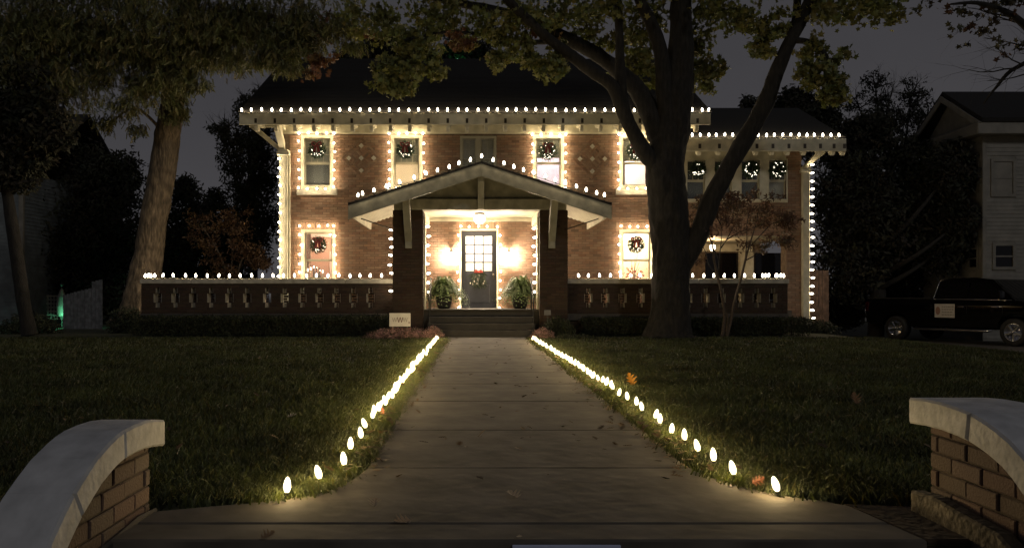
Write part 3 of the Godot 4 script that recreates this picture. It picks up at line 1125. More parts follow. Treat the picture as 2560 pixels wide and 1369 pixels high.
func porch(h: Node3D) -> void:
	rng.seed = 41
	var xr := 0.15
	var l := -3.03
	var r := 3.27
	for s in 2:
		var x0 := -2.06 if s == 0 else 1.64
		var x1 := -1.31 if s == 0 else 2.33
		var m := bx(Vector3(x0, 0, -20.0), Vector3(x1, 3.16, -20.75))
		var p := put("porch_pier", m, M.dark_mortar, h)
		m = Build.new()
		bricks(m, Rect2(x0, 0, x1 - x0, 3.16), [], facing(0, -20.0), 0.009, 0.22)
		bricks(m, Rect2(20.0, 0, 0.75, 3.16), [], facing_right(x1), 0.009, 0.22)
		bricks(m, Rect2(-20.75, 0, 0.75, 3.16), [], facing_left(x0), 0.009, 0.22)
		put("brickwork", m, M.brick, p).set_meta("kind", "stuff")
		if s == 0 or s == 1:
			var fx := x1 if s == 0 else x0
			var q := 1.0 if s == 0 else -1.0
			put("pilaster", bx(Vector3(fx + q * 0.012, 0.64, -20.30), Vector3(fx + q * 0.05, 3.03, -20.60), 0.006), M.trim, h)
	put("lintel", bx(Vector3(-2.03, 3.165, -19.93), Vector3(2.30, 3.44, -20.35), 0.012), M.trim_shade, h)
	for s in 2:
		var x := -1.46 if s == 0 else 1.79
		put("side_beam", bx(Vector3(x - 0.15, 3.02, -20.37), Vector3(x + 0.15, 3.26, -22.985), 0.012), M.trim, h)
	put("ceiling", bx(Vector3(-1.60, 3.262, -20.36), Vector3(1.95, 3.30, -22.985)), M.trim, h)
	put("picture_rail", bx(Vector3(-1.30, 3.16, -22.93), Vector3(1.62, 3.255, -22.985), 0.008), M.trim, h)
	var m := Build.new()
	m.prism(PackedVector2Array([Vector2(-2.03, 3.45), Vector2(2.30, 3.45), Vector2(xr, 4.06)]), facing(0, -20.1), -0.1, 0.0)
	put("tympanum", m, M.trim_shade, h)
	# roof halves, barge boards, soffit boards
	for s in 2:
		var ex := l if s == 0 else r
		m = Build.new()
		m.prism(PackedVector2Array([Vector2(ex, 3.17), Vector2(xr, 4.17), Vector2(xr, 4.205), Vector2(ex, 3.205)]), facing(0, 0), -22.985, -18.97, 0.006)
		var rf := put("porch_roof", m, M.roof, h)
		var sl := Vector2(xr - ex, 1.0).normalized()
		var ln := Vector2(xr - ex, 1.0).length()
		var sh := Build.new()
		for k in 20:
			var a := Vector2(ex, 3.206) + sl * ln * k / 20.0
			var b := Vector2(ex, 3.206) + sl * ln * (k + 1) / 20.0
			sh.prism(PackedVector2Array([a, a + Vector2(0, 0.022), b + Vector2(0, 0.006), b]), facing(0, 0), -22.98, -18.965)
		put("shingles", sh, M.roof, rf)
		m = Build.new()
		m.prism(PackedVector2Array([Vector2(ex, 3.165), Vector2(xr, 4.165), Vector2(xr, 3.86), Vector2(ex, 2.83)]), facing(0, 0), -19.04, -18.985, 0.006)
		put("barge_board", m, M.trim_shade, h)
		m = Build.new()
		m.prism(PackedVector2Array([Vector2(ex, 3.165), Vector2(ex, 2.93), Vector2(ex + (0.04 if s == 0 else -0.04), 2.93), Vector2(ex + (0.04 if s == 0 else -0.04), 3.175)]), facing(0, 0), -22.97, -19.042)
		put("eave_board", m, M.trim, h)
		var q := 1.0 if s == 0 else -1.0
		for k in 9:
			var x0 := ex + q * (0.06 + 0.115 * k)
			var x1 := ex + q * (0.06 + 0.115 * k + 0.125)
			var y0 := 3.165 + absf(x0 - ex) / absf(xr - ex) - 0.085
			var y1 := 3.165 + absf(x1 - ex) / absf(xr - ex) - 0.035
			m = Build.new()
			m.prism(PackedVector2Array([Vector2(x0, y0), Vector2(x1, y1 - 0.005), Vector2(x1, y1 + 0.018), Vector2(x0, y0 + 0.02)]), facing(0, 0), -22.96, -19.05)
			put("soffit_board", m, M.trim, h)
		# purlin end beams with braces on the piers
		var bxx := -1.665 if s == 0 else 1.93
		m = Build.new()
		m.prism(PackedVector2Array([Vector2(19.985, 2.20), Vector2(19.90, 2.20), Vector2(19.90, 2.36), Vector2(19.12, 3.32), Vector2(19.12, 3.52), Vector2(19.30, 3.52), Vector2(19.985, 2.62)]), side(), bxx - 0.085, bxx + 0.085, 0.01)
		put("porch_brace", m, M.trim_shade, h)
		put("purlin", bx(Vector3(bxx - 0.085, 3.50, -19.06), Vector3(bxx + 0.085, 3.62, -20.1), 0.008), M.trim_shade, h)
		m = Build.new()
		m.tube(PackedVector3Array([Vector3(ex + q * 0.30, 2.86, -19.15), Vector3(ex + q * 0.95, 2.70, -20.3)]), PackedFloat32Array([0.016, 0.016]), 6)
		put("tie_rod", m, M.bronze, h)
	m = Build.new()
	m.prism(PackedVector2Array([Vector2(19.925, 3.18), Vector2(19.80, 3.18), Vector2(19.12, 3.75), Vector2(19.12, 3.98), Vector2(19.925, 3.98)]), side(), xr - 0.075, xr + 0.075, 0.01)
	put("king_post", m, M.trim_shade, h)
	# floor and steps
	put("porch_floor", bx(Vector3(-1.31, 0.02, -20.32), Vector3(1.64, 0.63, -22.88)), M.step, h)
	var st := thing("porch_steps", "grey steps rising from the walk to the lit front porch", "steps")
	var steps := [[0.16, 19.44], [0.32, 19.72], [0.48, 20.0]]
	for q in steps:
		put("step", bx(Vector3(-1.18, -0.05 if q[0] < 0.2 else q[0] - 0.158, -q[1]), Vector3(1.50, q[0], -20.32), 0.008), M.step, st)
	put("landing", bx(Vector3(-1.29, 0.632, -20.24), Vector3(1.62, 0.665, -22.86), 0.008), M.step, st)

func wing(h: Node3D) -> void:
	rng.seed = 51
	var d := 23.4
	var m := Build.new()
	var spandrel := Rect2(5.71, 2.78, 3.45, 1.03)
	slabs(m, spandrel, [], facing(0, -d), 0.3)
	m.span(Vector3(9.16, 0, -d), Vector3(9.60, 5.45, -d - 0.4))
	m.span(Vector3(9.30, 2.78, -d - 0.402), Vector3(9.60, 5.45, -31.0))
	m.span(Vector3(5.705, 0, -26.7), Vector3(9.60, 2.76, -27.0))
	var wall := put("wing_wall", m, M.mortar, h)
	m = Build.new()
	bricks(m, spandrel, [], facing(0, -d))
	bricks(m, Rect2(9.16, 0, 0.44, 5.45), [], facing(0, -d))
	bricks(m, Rect2(d, 0, 0.4, 5.45), [], facing_right(9.60))
	put("brickwork", m, M.brick, wall).set_meta("kind", "stuff")
	# white upper wall with four windows
	var xs := [[1717, 1764], [1786, 1831], [1853, 1900], [1922, 1967]]
	var up := Rect2(5.71, 3.812, 3.45, 1.70)
	var open := []
	for q in xs:
		open.append(Rect2(ax(q[0], d) - 0.03, ay(506, d), ax(q[1], d) - ax(q[0], d) + 0.06, ay(397, d) - ay(506, d)))
	m = Build.new()
	slabs(m, up, open, facing(0, -d + 0.01), 0.31)
	put("upper_wall", m, M.trim, h)
	for o in open:
		sash_window(h, o, d, ay(451, d), 3, 2, null, M.grey_blind if o == open[3] else null, 0.04)
	put("sill", bx(Vector3(5.71, 3.79, -d + 0.07), Vector3(9.16, 3.86, -d + 0.012), 0.01), M.trim, h)
	put("room_back", bx(Vector3(5.72, 2.9, -25.2), Vector3(9.28, 5.5, -25.3)), M.black_room, h)
	# lower porch
	put("porch_ceiling", bx(Vector3(5.71, 2.765, -d - 0.01), Vector3(9.58, 2.80, -26.69)), M.trim, h)
	put("beam", bx(Vector3(5.71, 2.50, -26.60), Vector3(9.3, 2.76, -26.68), 0.01), M.trim, h)
	put("inner_pilaster", bx(Vector3(ax(1850, 26.5), 0.6, -26.45), Vector3(ax(1884, 26.5), 2.48, -26.66), 0.01), M.trim, h)
	for q in [[1765, 1848], [1890, 1962]]:
		m = Build.new()
		m.span(Vector3(ax(q[0], 26.6), 0.9, -26.64), Vector3(ax(q[1], 26.6), 2.46, -26.67))
		put("dark_window", m, M.dark_glass, h)
	# corner pilaster with capital and brace
	m = bx(Vector3(9.605, 0.25, -23.26), Vector3(9.80, 4.62, -23.62), 0.012)
	m.cbox(Vector3(9.70, 4.66, -23.44), Vector3(0.30, 0.09, 0.46), 0.012)
	m.cbox(Vector3(9.70, 4.75, -23.44), Vector3(0.26, 0.07, 0.42), 0.012)
	m.cbox(Vector3(9.70, 0.20, -23.44), Vector3(0.30, 0.22, 0.46), 0.012)
	put("corner_post", m, M.trim, h)
	m = Build.new()
	m.prism(PackedVector2Array([Vector2(9.64, 4.80), Vector2(9.78, 4.80), Vector2(10.30, 5.20), Vector2(10.30, 5.34), Vector2(10.16, 5.32)]), facing(0, -23.5), 0.0, 0.13, 0.01)
	m.cbox(Vector3(9.98, 5.38, -23.43), Vector3(0.85, 0.10, 0.13), 0.01)
	put("eave_brace", m, M.trim, h)
	# eave
	put("fascia", bx(Vector3(5.85, 5.12, -22.60), Vector3(10.56, 5.49, -22.64), 0.008), M.trim, h)
	put("soffit", bx(Vector3(5.75, 5.43, -22.645), Vector3(10.5, 5.46, -23.38)), M.trim, h)
	var rt := Build.new()
	rt.prism(PackedVector2Array([Vector2(22.645, 5.42), Vector2(22.645, 5.10), Vector2(22.72, 5.02), Vector2(22.82, 5.08), Vector2(22.86, 5.2), Vector2(23.38, 5.26), Vector2(23.38, 5.42)]), side(), -0.06, 0.06, 0.008)
	var rt2 := rt.mesh()
	var strap := bx(Vector3(-0.04, 5.20, -22.592), Vector3(0.04, 5.33, -22.599)).mesh()
	for x in [1750, 1799, 1846, 1893, 1933, 1973, 2013, 2052, 2086, 2112]:
		var wx := ax(x, 22.6)
		lay("rafter_tail", rt2, M.trim, h).position.x = wx
		lay("gutter_strap", strap, M.bronze, h).position.x = wx
	m = Build.new()
	m.prism(PackedVector2Array([Vector2(22.61, 5.494), Vector2(26.0, 7.10), Vector2(29.6, 5.50), Vector2(29.6, 5.56), Vector2(26.0, 7.16), Vector2(22.61, 5.512)]), side(), 5.72, 10.58, 0.01)
	put("wing_roof", m, M.roof, h)
	m = Build.new()
	m.prism(PackedVector2Array([Vector2(22.66, 5.48), Vector2(26.0, 7.02), Vector2(29.4, 5.48)]), side(), 9.36, 9.58)
	put("gable_wall", m, M.trim_shade, h)


# ---------------------------------------------------------------- house lights

const HB := 0.102        # bulbs on the house
const E_HOUSE := 0.066

func run_px(x0: float, y0: float, x1: float, y1: float, n: int, d: float, dir: Vector3, lift := Vector3.ZERO) -> Array:
	var out := []
	for i in n:
		var t := float(i) / maxi(n - 1, 1)
		out.append([at(lerpf(x0, x1, t), lerpf(y0, y1, t), d) + lift, dir])
	return out

func line(x0: float, y0: float, x1: float, y1: float, n: int, d: float, dir: Vector3) -> Array:
	return run_px(x0, y0, x1, y1, n, d, dir)

func ring(xl: float, xr: float, yt: float, left: Array, top: Array, right: Array, bottom: Array, yb: float) -> Array:
	var d := 22.962
	var out := []
	var z := Vector3(0, 0, 1)
	for i in left.size():
		out.append([at(xl, left[left.size() - 1 - i], d), z])
	for x in top: out.append([at(x, yt, d), z])
	for y in right: out.append([at(xr, y, d), z])
	for i in bottom.size(): out.append([at(bottom[bottom.size() - 1 - i], yb, d - 0.12), z])
	return out

func house_lights() -> void:
	rng.seed = 61
	var g := "strings of warm bulbs on the house"
	var up := Vector3.UP
	var h2 := HB * 0.5
	# the two eaves: bulbs standing on the fascia
	var s := line(604, 286, 1757, 287, 48, 22.06, up)
	for q in s: q[0].y = 6.125
	s.append([Vector3(6.49, 6.13, -22.06), up + Vector3(0.3, 0, 0)])
	lights("eave_lights", "long string of warm bulbs along the main eave above the upper windows", s, HB, E_HOUSE, M.bulb, M.pale_wire, WARM, 0.0, g)
	s = line(1690, 344, 2100, 344, 21, 22.62, up)
	for q in s: q[0].y = 5.545
	lights("eave_lights", "shorter string of warm bulbs along the lower eave of the side wing", s, HB, E_HOUSE, M.bulb, M.pale_wire, WARM, 0.0, g)
	# porch gable
	s = []
	for q in [[895, 499], [908, 492], [935, 482], [964, 473], [974, 471], [1002, 462], [1034, 452], [1066, 441], [1094, 431], [1121, 423], [1148, 414], [1175, 405], [1203, 397], [1232, 405], [1258, 414], [1284, 423], [1310, 432], [1336, 441], [1363, 451], [1389, 459], [1415, 469], [1441, 477], [1467, 486], [1493, 496], [1508, 502]]:
		var p := at(q[0], q[1], 18.93)
		p.y = 4.20 - absf(p.x - 0.15) / 3.15 + 0.085
		s.append([p, up])
	lights("gable_lights", "string of warm bulbs climbing both slopes of the porch gable", s, HB, E_HOUSE * 0.8, M.bulb, M.wire, WARM, 0.0, g)
	# upright strings at the corners
	s = line(703, 690, 703, 397, 14, 22.84, Vector3(-0.55, 0, 1))
	s.append([at(703, 365, 22.84), Vector3(-0.2, 0, 1)])
	for q in s: q[0].x = -5.585
	lights("corner_lights", "upright string of warm bulbs on the cream corner post left of the facade", s, HB, E_HOUSE * 0.7, M.bulb, M.pale_wire, WARM, 0.0, g)
	s = line(2027, 795, 2020, 412, 20, 23.30, Vector3(1, 0, 0.5))
	for q in s: q[0].x = 9.84
	s[0][0].x = 9.88
	lights("corner_lights", "upright string of warm bulbs on the outer corner post of the side wing", s, HB, E_HOUSE * 0.7, M.bulb, M.pale_wire, WARM, 0.0, g)
	# round the windows
	var side_ys := [354.5, 378, 402, 424, 447]
	lights("window_lights", "bulbs framing the upper window nearest the left corner of the house, dark lower pane", ring(747, 835, 333, [354.5, 377.5, 401, 424, 446.6, 469], [747.4, 770.6, 794, 817, 834.6], [358, 380, 403, 425.5, 448.7, 467.7], [768.5, 791.7, 814], 471), HB, E_HOUSE, M.bulb, M.pale_wire, WARM, 0.0, g)
	lights("window_lights", "bulbs framing the upper window with the glowing cream shade left of the gable", ring(972.5, 1059, 334, [356, 379, 402, 424, 447, 470], [973, 995, 1018, 1041, 1057], [360, 383, 406, 429, 452], [990, 1012, 1036], 471), HB, E_HOUSE, M.bulb, M.pale_wire, WARM, 0.0, g)
	lights("window_lights", "bulbs framing the upper window right of the gable, a pale lilac room behind", ring(1330.5, 1413.6, 337, [360, 382, 405, 430, 453, 471], [1330.5, 1352.7, 1376.5, 1400, 1413], [361, 383, 406, 430.6, 451, 467], [1350, 1372, 1394], 471), HB, E_HOUSE, M.bulb, M.pale_wire, WARM, 0.0, g)
	lights("window_lights", "bulbs framing the bright upper window half hidden by the big tree", ring(1547, 1630, 337, [360, 383, 406, 429, 451, 471], [1547, 1560, 1583, 1606.5, 1628], [361, 383, 406, 429, 451, 469], [1569.5, 1593, 1615.5], 471), HB, E_HOUSE, M.bulb, M.pale_wire, WARM, 0.0, g)
	lights("window_lights", "bulbs framing the lower window with the red door inside", ring(750, 838, 565, [588, 612, 635.5, 659, 681, 704], [750, 772.4, 796, 819.6, 836], [589.7, 613, 636, 659, 682, 704], [], 0), HB, E_HOUSE, M.bulb, M.pale_wire, WARM, 0.0, g)
	lights("window_lights", "bulbs framing the blazing lower window beside the big tree", ring(1548, 1636, 566, [590, 611.5, 634, 657, 679.5, 703], [1550, 1573, 1594.5, 1617, 1633], [589, 611.5, 634, 657, 679.5, 703], [], 0), HB, E_HOUSE, M.bulb, M.pale_wire, WARM, 0.0, g)
	lights("door_lights", "bulbs framing the grey front door", ring(1146, 1250, 566, [588, 611, 634, 657, 680, 701, 724, 746, 769], [1152, 1173.5, 1196.5, 1219.5, 1243], [588, 611, 634, 657, 680, 701, 724, 746, 769], [], 0), HB, E_HOUSE * 0.8, M.bulb, M.pale_wire, WARM, 0.0, g)
	# on the porch piers
	s = line(1062, 729, 1062, 567, 8, 20.42, Vector3(1, 0, 0.5))
	for q in s: q[0].x = -1.235
	lights("pier_lights", "upright string of bulbs on the inner face of the left porch pier", s, HB, E_HOUSE * 0.7, M.bulb, M.pale_wire, WARM, 0.0, g)
	s = line(1334, 729, 1334, 571, 8, 20.42, Vector3(-1, 0, 0.5))
	for q in s: q[0].x = 1.565
	lights("pier_lights", "upright string of bulbs on the inner face of the right porch pier", s, HB, E_HOUSE * 0.7, M.bulb, M.pale_wire, WARM, 0.0, g)
	s = line(975, 727, 975, 574, 8, 20.5, Vector3(-1, 0, 0.4))
	s.remove_at(1)
	for q in s: q[0].x = -2.125
	lights("pier_lights", "upright string of bulbs on the outer side of the left porch pier", s, HB, E_HOUSE * 0.7, M.bulb, M.pale_wire, WARM, 0.0, g)
	# along the terrace wall caps
	s = []
	for x in [362, 367, 372, 377, 385, 406, 434, 461, 489, 517, 545, 573, 600, 628, 655, 682, 709, 737, 764, 791, 819, 846, 873, 900, 927, 954]:
		s.append([Vector3(ax(x, 20.95), 1.50, -20.95), up])
	lights("wall_cap_lights", "string of bulbs standing along the cap of the left terrace wall", s, HB, E_HOUSE * 0.8, M.bulb, M.pale_wire, WARM, 0.0, g)
	s = []
	for x in [1447, 1473, 1499, 1525, 1551, 1577, 1603, 1629, 1655, 1681, 1707, 1733, 1759, 1785, 1811, 1837, 1863, 1888, 1906, 1914, 1924, 1938, 1946, 1953, 1960]:
		s.append([Vector3(ax(x, 20.95), 1.50, -20.95), up])
	lights("wall_cap_lights", "string of bulbs standing along the cap of the right terrace wall", s, HB, E_HOUSE * 0.8, M.bulb, M.pale_wire, WARM, 0.0, g)
	# both edges of the walk
	var pb := 0.074
	s = []
	var near := [[707, 1237], [806, 1201], [855, 1167], [881, 1128], [902, 1098], [917, 1073]]
	for q in near:
		var dd: float = (EYE - 0.02) * F / (q[1] - PY)
		s.append([Vector3(ax(q[0], dd), 0.034, -dd), up])
	var d := 6.15
	while d < 18.2:
		s.append([Vector3(-0.785 - 0.006 * (d - 6.0) + rng.randfn(0, 0.015), 0.034, -d), up])
		d += 0.175
	lights("path_lights", "row of warm bulbs on stakes in the grass along the left edge of the walk", s, pb, 0.068, M.path_bulb, M.pale_wire, GOLD, 0.015, "rows of bulbs along the walk")
	s = []
	near = [[1940, 1232], [1838, 1192], [1780, 1161], [1746, 1129], [1708, 1106], [1680, 1084], [1652, 1063], [1635, 1048], [1608, 1030], [1592, 1017], [1570, 1003], [1552, 991]]
	for q in near:
		var dd: float = (EYE - 0.02) * F / (q[1] - PY)
		s.append([Vector3(ax(q[0], dd), 0.034, -dd), up])
	d = 8.05
	while d < 18.2:
		s.append([Vector3(1.41 - 0.011 * (d - 7.7) + rng.randfn(0, 0.015), 0.034, -d), up])
		d += 0.175
	lights("path_lights", "row of warm bulbs on stakes in the grass along the right edge of the walk", s, pb, 0.068, M.path_bulb, M.pale_wire, GOLD, 0.015, "rows of bulbs along the walk")


# ---------------------------------------------------------------- terrace

func terrace() -> void:
	rng.seed = 71
	var d := 20.8
	var cuts := [[393, 437.5, 482, 527, 572.5, 617, 667, 711, 755, 798, 840.6, 883, 926], [1471, 1513.4, 1557, 1602, 1646, 1682, 1721.5, 1764.6, 1805, 1851, 1893, 1934]]
	var names := ["brick terrace wall with stepped slots left of the porch", "brick terrace wall with stepped slots behind the big tree"]
	for s in 2:
		var o := thing("terrace_wall", names[s], "garden wall", "terrace walls either side of the porch")
		var x0 := -8.72 if s == 0 else 2.34
		var x1 := -2.07 if s == 0 else 8.18
		o.position = Vector3((x0 + x1) / 2, 0, -d)
		var holes := []
		for x in cuts[s]:
			var c := ax(x, d) - o.position.x
			holes.append(Rect2(c - 0.05, 1.075, 0.10, 0.14))
			holes.append(Rect2(c - 0.105, 0.83, 0.21, 0.245))
			holes.append(Rect2(c - 0.05, 0.70, 0.10, 0.13))
		var r := Rect2(x0 - o.position.x, 0.0, x1 - x0, 1.325)
		var m := Build.new()
		slabs(m, r, holes, facing(0, 0), 0.28)
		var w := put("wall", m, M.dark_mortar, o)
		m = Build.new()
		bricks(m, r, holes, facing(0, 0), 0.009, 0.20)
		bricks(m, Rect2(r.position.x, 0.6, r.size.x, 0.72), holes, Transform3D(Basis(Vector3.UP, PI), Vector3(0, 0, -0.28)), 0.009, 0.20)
		if s == 0:
			bricks(m, Rect2(0, 0, 0.28, 1.325), [], Transform3D(Basis(Vector3(0, 0, 1), Vector3(0, 1, 0), Vector3(-1, 0, 0)), Vector3(r.position.x, 0, -0.28)), 0.009, 0.20)
		put("brickwork", m, M.brick, w).set_meta("kind", "stuff")
		for x in cuts[s]:     # pale linings of the slots
			var c := ax(x, d) - o.position.x
			var lining := Build.new()
			for q in [-1.0, 1.0]:
				lining.span(Vector3(c + q * 0.1045, 0.835, -0.006), Vector3(c + q * 0.096, 1.07, -0.275))
				lining.span(Vector3(c + q * 0.0495, 1.08, -0.006), Vector3(c + q * 0.042, 1.21, -0.275))
				lining.span(Vector3(c + q * 0.0495, 0.705, -0.006), Vector3(c + q * 0.042, 0.825, -0.275))
			put("slot_lining", lining, M.stone, o)
		var n := 5
		for i in n:
			var a := r.position.x - 0.03 + (r.size.x + 0.06) * i / n + 0.002
			var b := r.position.x - 0.03 + (r.size.x + 0.06) * (i + 1) / n - 0.002
			if s == 0 and i == n - 1: b -= 0.03
			if s == 1 and i == 0: a += 0.03
			put("coping_stone", bx(Vector3(a, 1.328, 0.05), Vector3(b, 1.448, -0.33), 0.012), M.stone, o)
		put("ledge", bx(Vector3(r.position.x - 0.0, 0.37, 0.09), Vector3(r.end.x, 0.545, -0.001), 0.012), M.cement, o)
	var fl := Build.new()
	fl.span(Vector3(-8.44, -0.1, -21.085), Vector3(-1.32, 0.60, -22.84))
	fl.span(Vector3(1.65, -0.1, -21.085), Vector3(8.15, 0.60, -22.96))
	fl.span(Vector3(5.72, -0.1, -22.97), Vector3(9.15, 0.60, -26.68))
	ground("terrace_floor", fl, M.cement)


# ---------------------------------------------------------------- curved walls by the street

func rect_clip(poly: PackedVector2Array, r: Rect2) -> Array:
	return Geometry2D.intersect_polygons(PackedVector2Array([r.position, Vector2(r.end.x, r.position.y), r.end, Vector2(r.position.x, r.end.y)]), poly)

func wing_walls() -> void:
	rng.seed = 81
	var tops := [
		[[3.62, .405], [3.52, .422], [3.41, .432], [3.30, .432], [3.20, .426], [3.13, .414], [3.07, .398], [2.96, .36], [2.88, .318], [2.8, .272], [2.73, .222], [2.65, .155], [2.57, .06], [2.5, -.06], [2.44, -.2], [2.4, -.36], [2.38, -.64]],
		[[3.67, .500], [3.55, .508], [3.42, .510], [3.30, .503], [3.22, .494], [3.14, .478], [3.07, .458], [2.98, .424], [2.9, .378], [2.82, .318], [2.74, .24], [2.66, .135], [2.58, .0], [2.52, -.15], [2.46, -.34], [2.43, -.64]]]
	var names := ["pale curved coping on low brick wall at the left of the street steps", "pale curved coping on low brick wall with stone footing right of the walk"]
	for s in 2:
		var o := thing("curved_wall", names[s], "garden wall", "curved walls flanking the street steps")
		var top := PackedVector2Array()
		for q in tops[s]: top.append(Vector2(q[0], q[1]))
		var bottom := PackedVector2Array()
		for i in top.size():
			var t := (top[mini(i + 1, top.size() - 1)] - top[maxi(i - 1, 0)]).normalized()
			var nn := Vector2(-t.y, t.x)
			if nn.y > 0.0 or (absf(nn.y) < 0.05 and nn.x < 0.0): nn = -nn
			if i == 0: nn = Vector2(0, -1)
			bottom.append(top[i] + nn * 0.118)
		var cx0 := -1.66 if s == 0 else 2.00
		var cx1 := -1.408 if s == 0 else 2.37
		var bx0 := -1.62 if s == 0 else 2.055
		var bx1 := -1.468 if s == 0 else 2.315
		var gap := 0.0015 if s == 0 else 0.006
		var joints := [0, 4, 9, top.size() - 1] if s == 0 else [0, 4, 9, top.size() - 1]
		for k in 3:
			var p := PackedVector2Array()
			for i in range(joints[k], joints[k + 1] + 1): p.append(top[i] + (Vector2(-gap, 0) if i == joints[k] and k else Vector2.ZERO))
			for i in range(joints[k + 1], joints[k] - 1, -1): p.append(bottom[i] + (Vector2(-gap, 0) if i == joints[k] and k else Vector2.ZERO))
			var m := Build.new()
			m.prism(p, side(), cx0, cx1, 0.010)
			put("coping_stone", m, M.cap, o)
		var core := PackedVector2Array([Vector2(3.57, -0.7), Vector2(3.57, bottom[0].y + 0.03)])
		for i in range(1, bottom.size()):
			if bottom[i].x < 3.56: core.append(bottom[i] + Vector2(0.0, 0.02))
		core.append(Vector2(bottom[-1].x, -0.7))
		var m := Build.new()
		m.prism(core, side(), bx0, bx1)
		var w := put("wall", m, M.street_mortar, o)
		# bricks laid on the face beside the walk, cut along the curve, and on the far end
		var fx := bx1 if s == 0 else bx0
		var out := 1.0 if s == 0 else -1.0
		var row := 0
		var y := -0.64
		while y < 0.42:
			var x := 2.30 + (0.0 if row % 2 == 0 else 0.10)
			while x < 3.57:
				for cut in rect_clip(core, Rect2(x, y, minf(0.195, 3.565 - x), 0.068)):
					var area := 0.0
					for i in cut.size(): area += cut[i].cross(cut[(i + 1) % cut.size()])
					if absf(area) < 0.0022: continue
					var b := Build.new()
					b.col = street_brick()
					b.prism(cut, side(), fx - out * 0.02, fx + out * (0.010 + rng.randf_range(-0.004, 0.004)), 0.005)
					put("brick", b, M.brick, w)
				x += 0.203
			if y + 0.064 < core[1].y and y > -0.1:
				var b := Build.new()
				b.col = street_brick()
				b.cbox(Vector3((bx0 + bx1) / 2, y + 0.032, -3.572), Vector3(bx1 - bx0 + 0.004, 0.064, 0.02), 0.004)
				put("brick", b, M.brick, w)
			y += 0.0765
			row += 1
		# footing
		m = Build.new()
		var f0 := fx + out * 0.014
		var f1 := fx + out * (0.035 if s == 0 else 0.085)
		var fy := 0.012 if s == 0 else 0.09
		m.prism(PackedVector2Array([Vector2(2.55, -0.3), Vector2(3.60, -0.10), Vector2(3.60, fy), Vector2(3.42, fy + 0.012), Vector2(3.22, fy - 0.006), Vector2(3.0, fy - 0.02), Vector2(2.85, fy - 0.09), Vector2(2.55, fy - 0.24)]), side(), minf(f0, f1), maxf(f0, f1), 0.010)
		put("footing", m, M.pot_stone if s == 1 else M.cement, o)


# ---------------------------------------------------------------- neighbours

# lapped boards over a rectangle facing the local z of xf
func siding(m: Build, r: Rect2, holes: Array, xf: Transform3D, lap := 0.13) -> void:
	var y := r.position.y
	while y < r.end.y - 0.01:
		var y1 := minf(y + lap, r.end.y)
		for s in free_spans(r.position.x, r.end.x, y, y1, holes):
			var a: float = s[0]
			var b: float = s[1]
			m.face(PackedVector3Array([xf * Vector3(a, y, 0.022), xf * Vector3(b, y, 0.022), xf * Vector3(b, y1, 0.006), xf * Vector3(a, y1, 0.006)]), xf.basis.z)
			m.face(PackedVector3Array([xf * Vector3(a, y, 0.022), xf * Vector3(b, y, 0.022), xf * Vector3(b, y, 0.004), xf * Vector3(a, y, 0.004)]), Vector3.DOWN)
		y = y1

func plain_window(parent: Node3D, r: Rect2, xf: Transform3D, blind: StandardMaterial3D = null) -> void:
	var w := group_part("window", parent)
	w.transform = xf
	var m := Build.new()
	frame(m, r, 0.10, -0.05, 0.05)
	put("frame", m, M.siding, w)
	m = Build.new()
	m.span(Vector3(r.position.x + 0.1, r.get_center().y - 0.025, -0.03), Vector3(r.end.x - 0.1, r.get_center().y + 0.025, 0.03))
	put("rail", m, M.siding, w)
	put("pane", bx(Vector3(r.position.x + 0.08, r.position.y + 0.08, 0.004), Vector3(r.end.x - 0.08, r.end.y - 0.08, 0.012)), M.dark_glass if blind == null else blind, w)

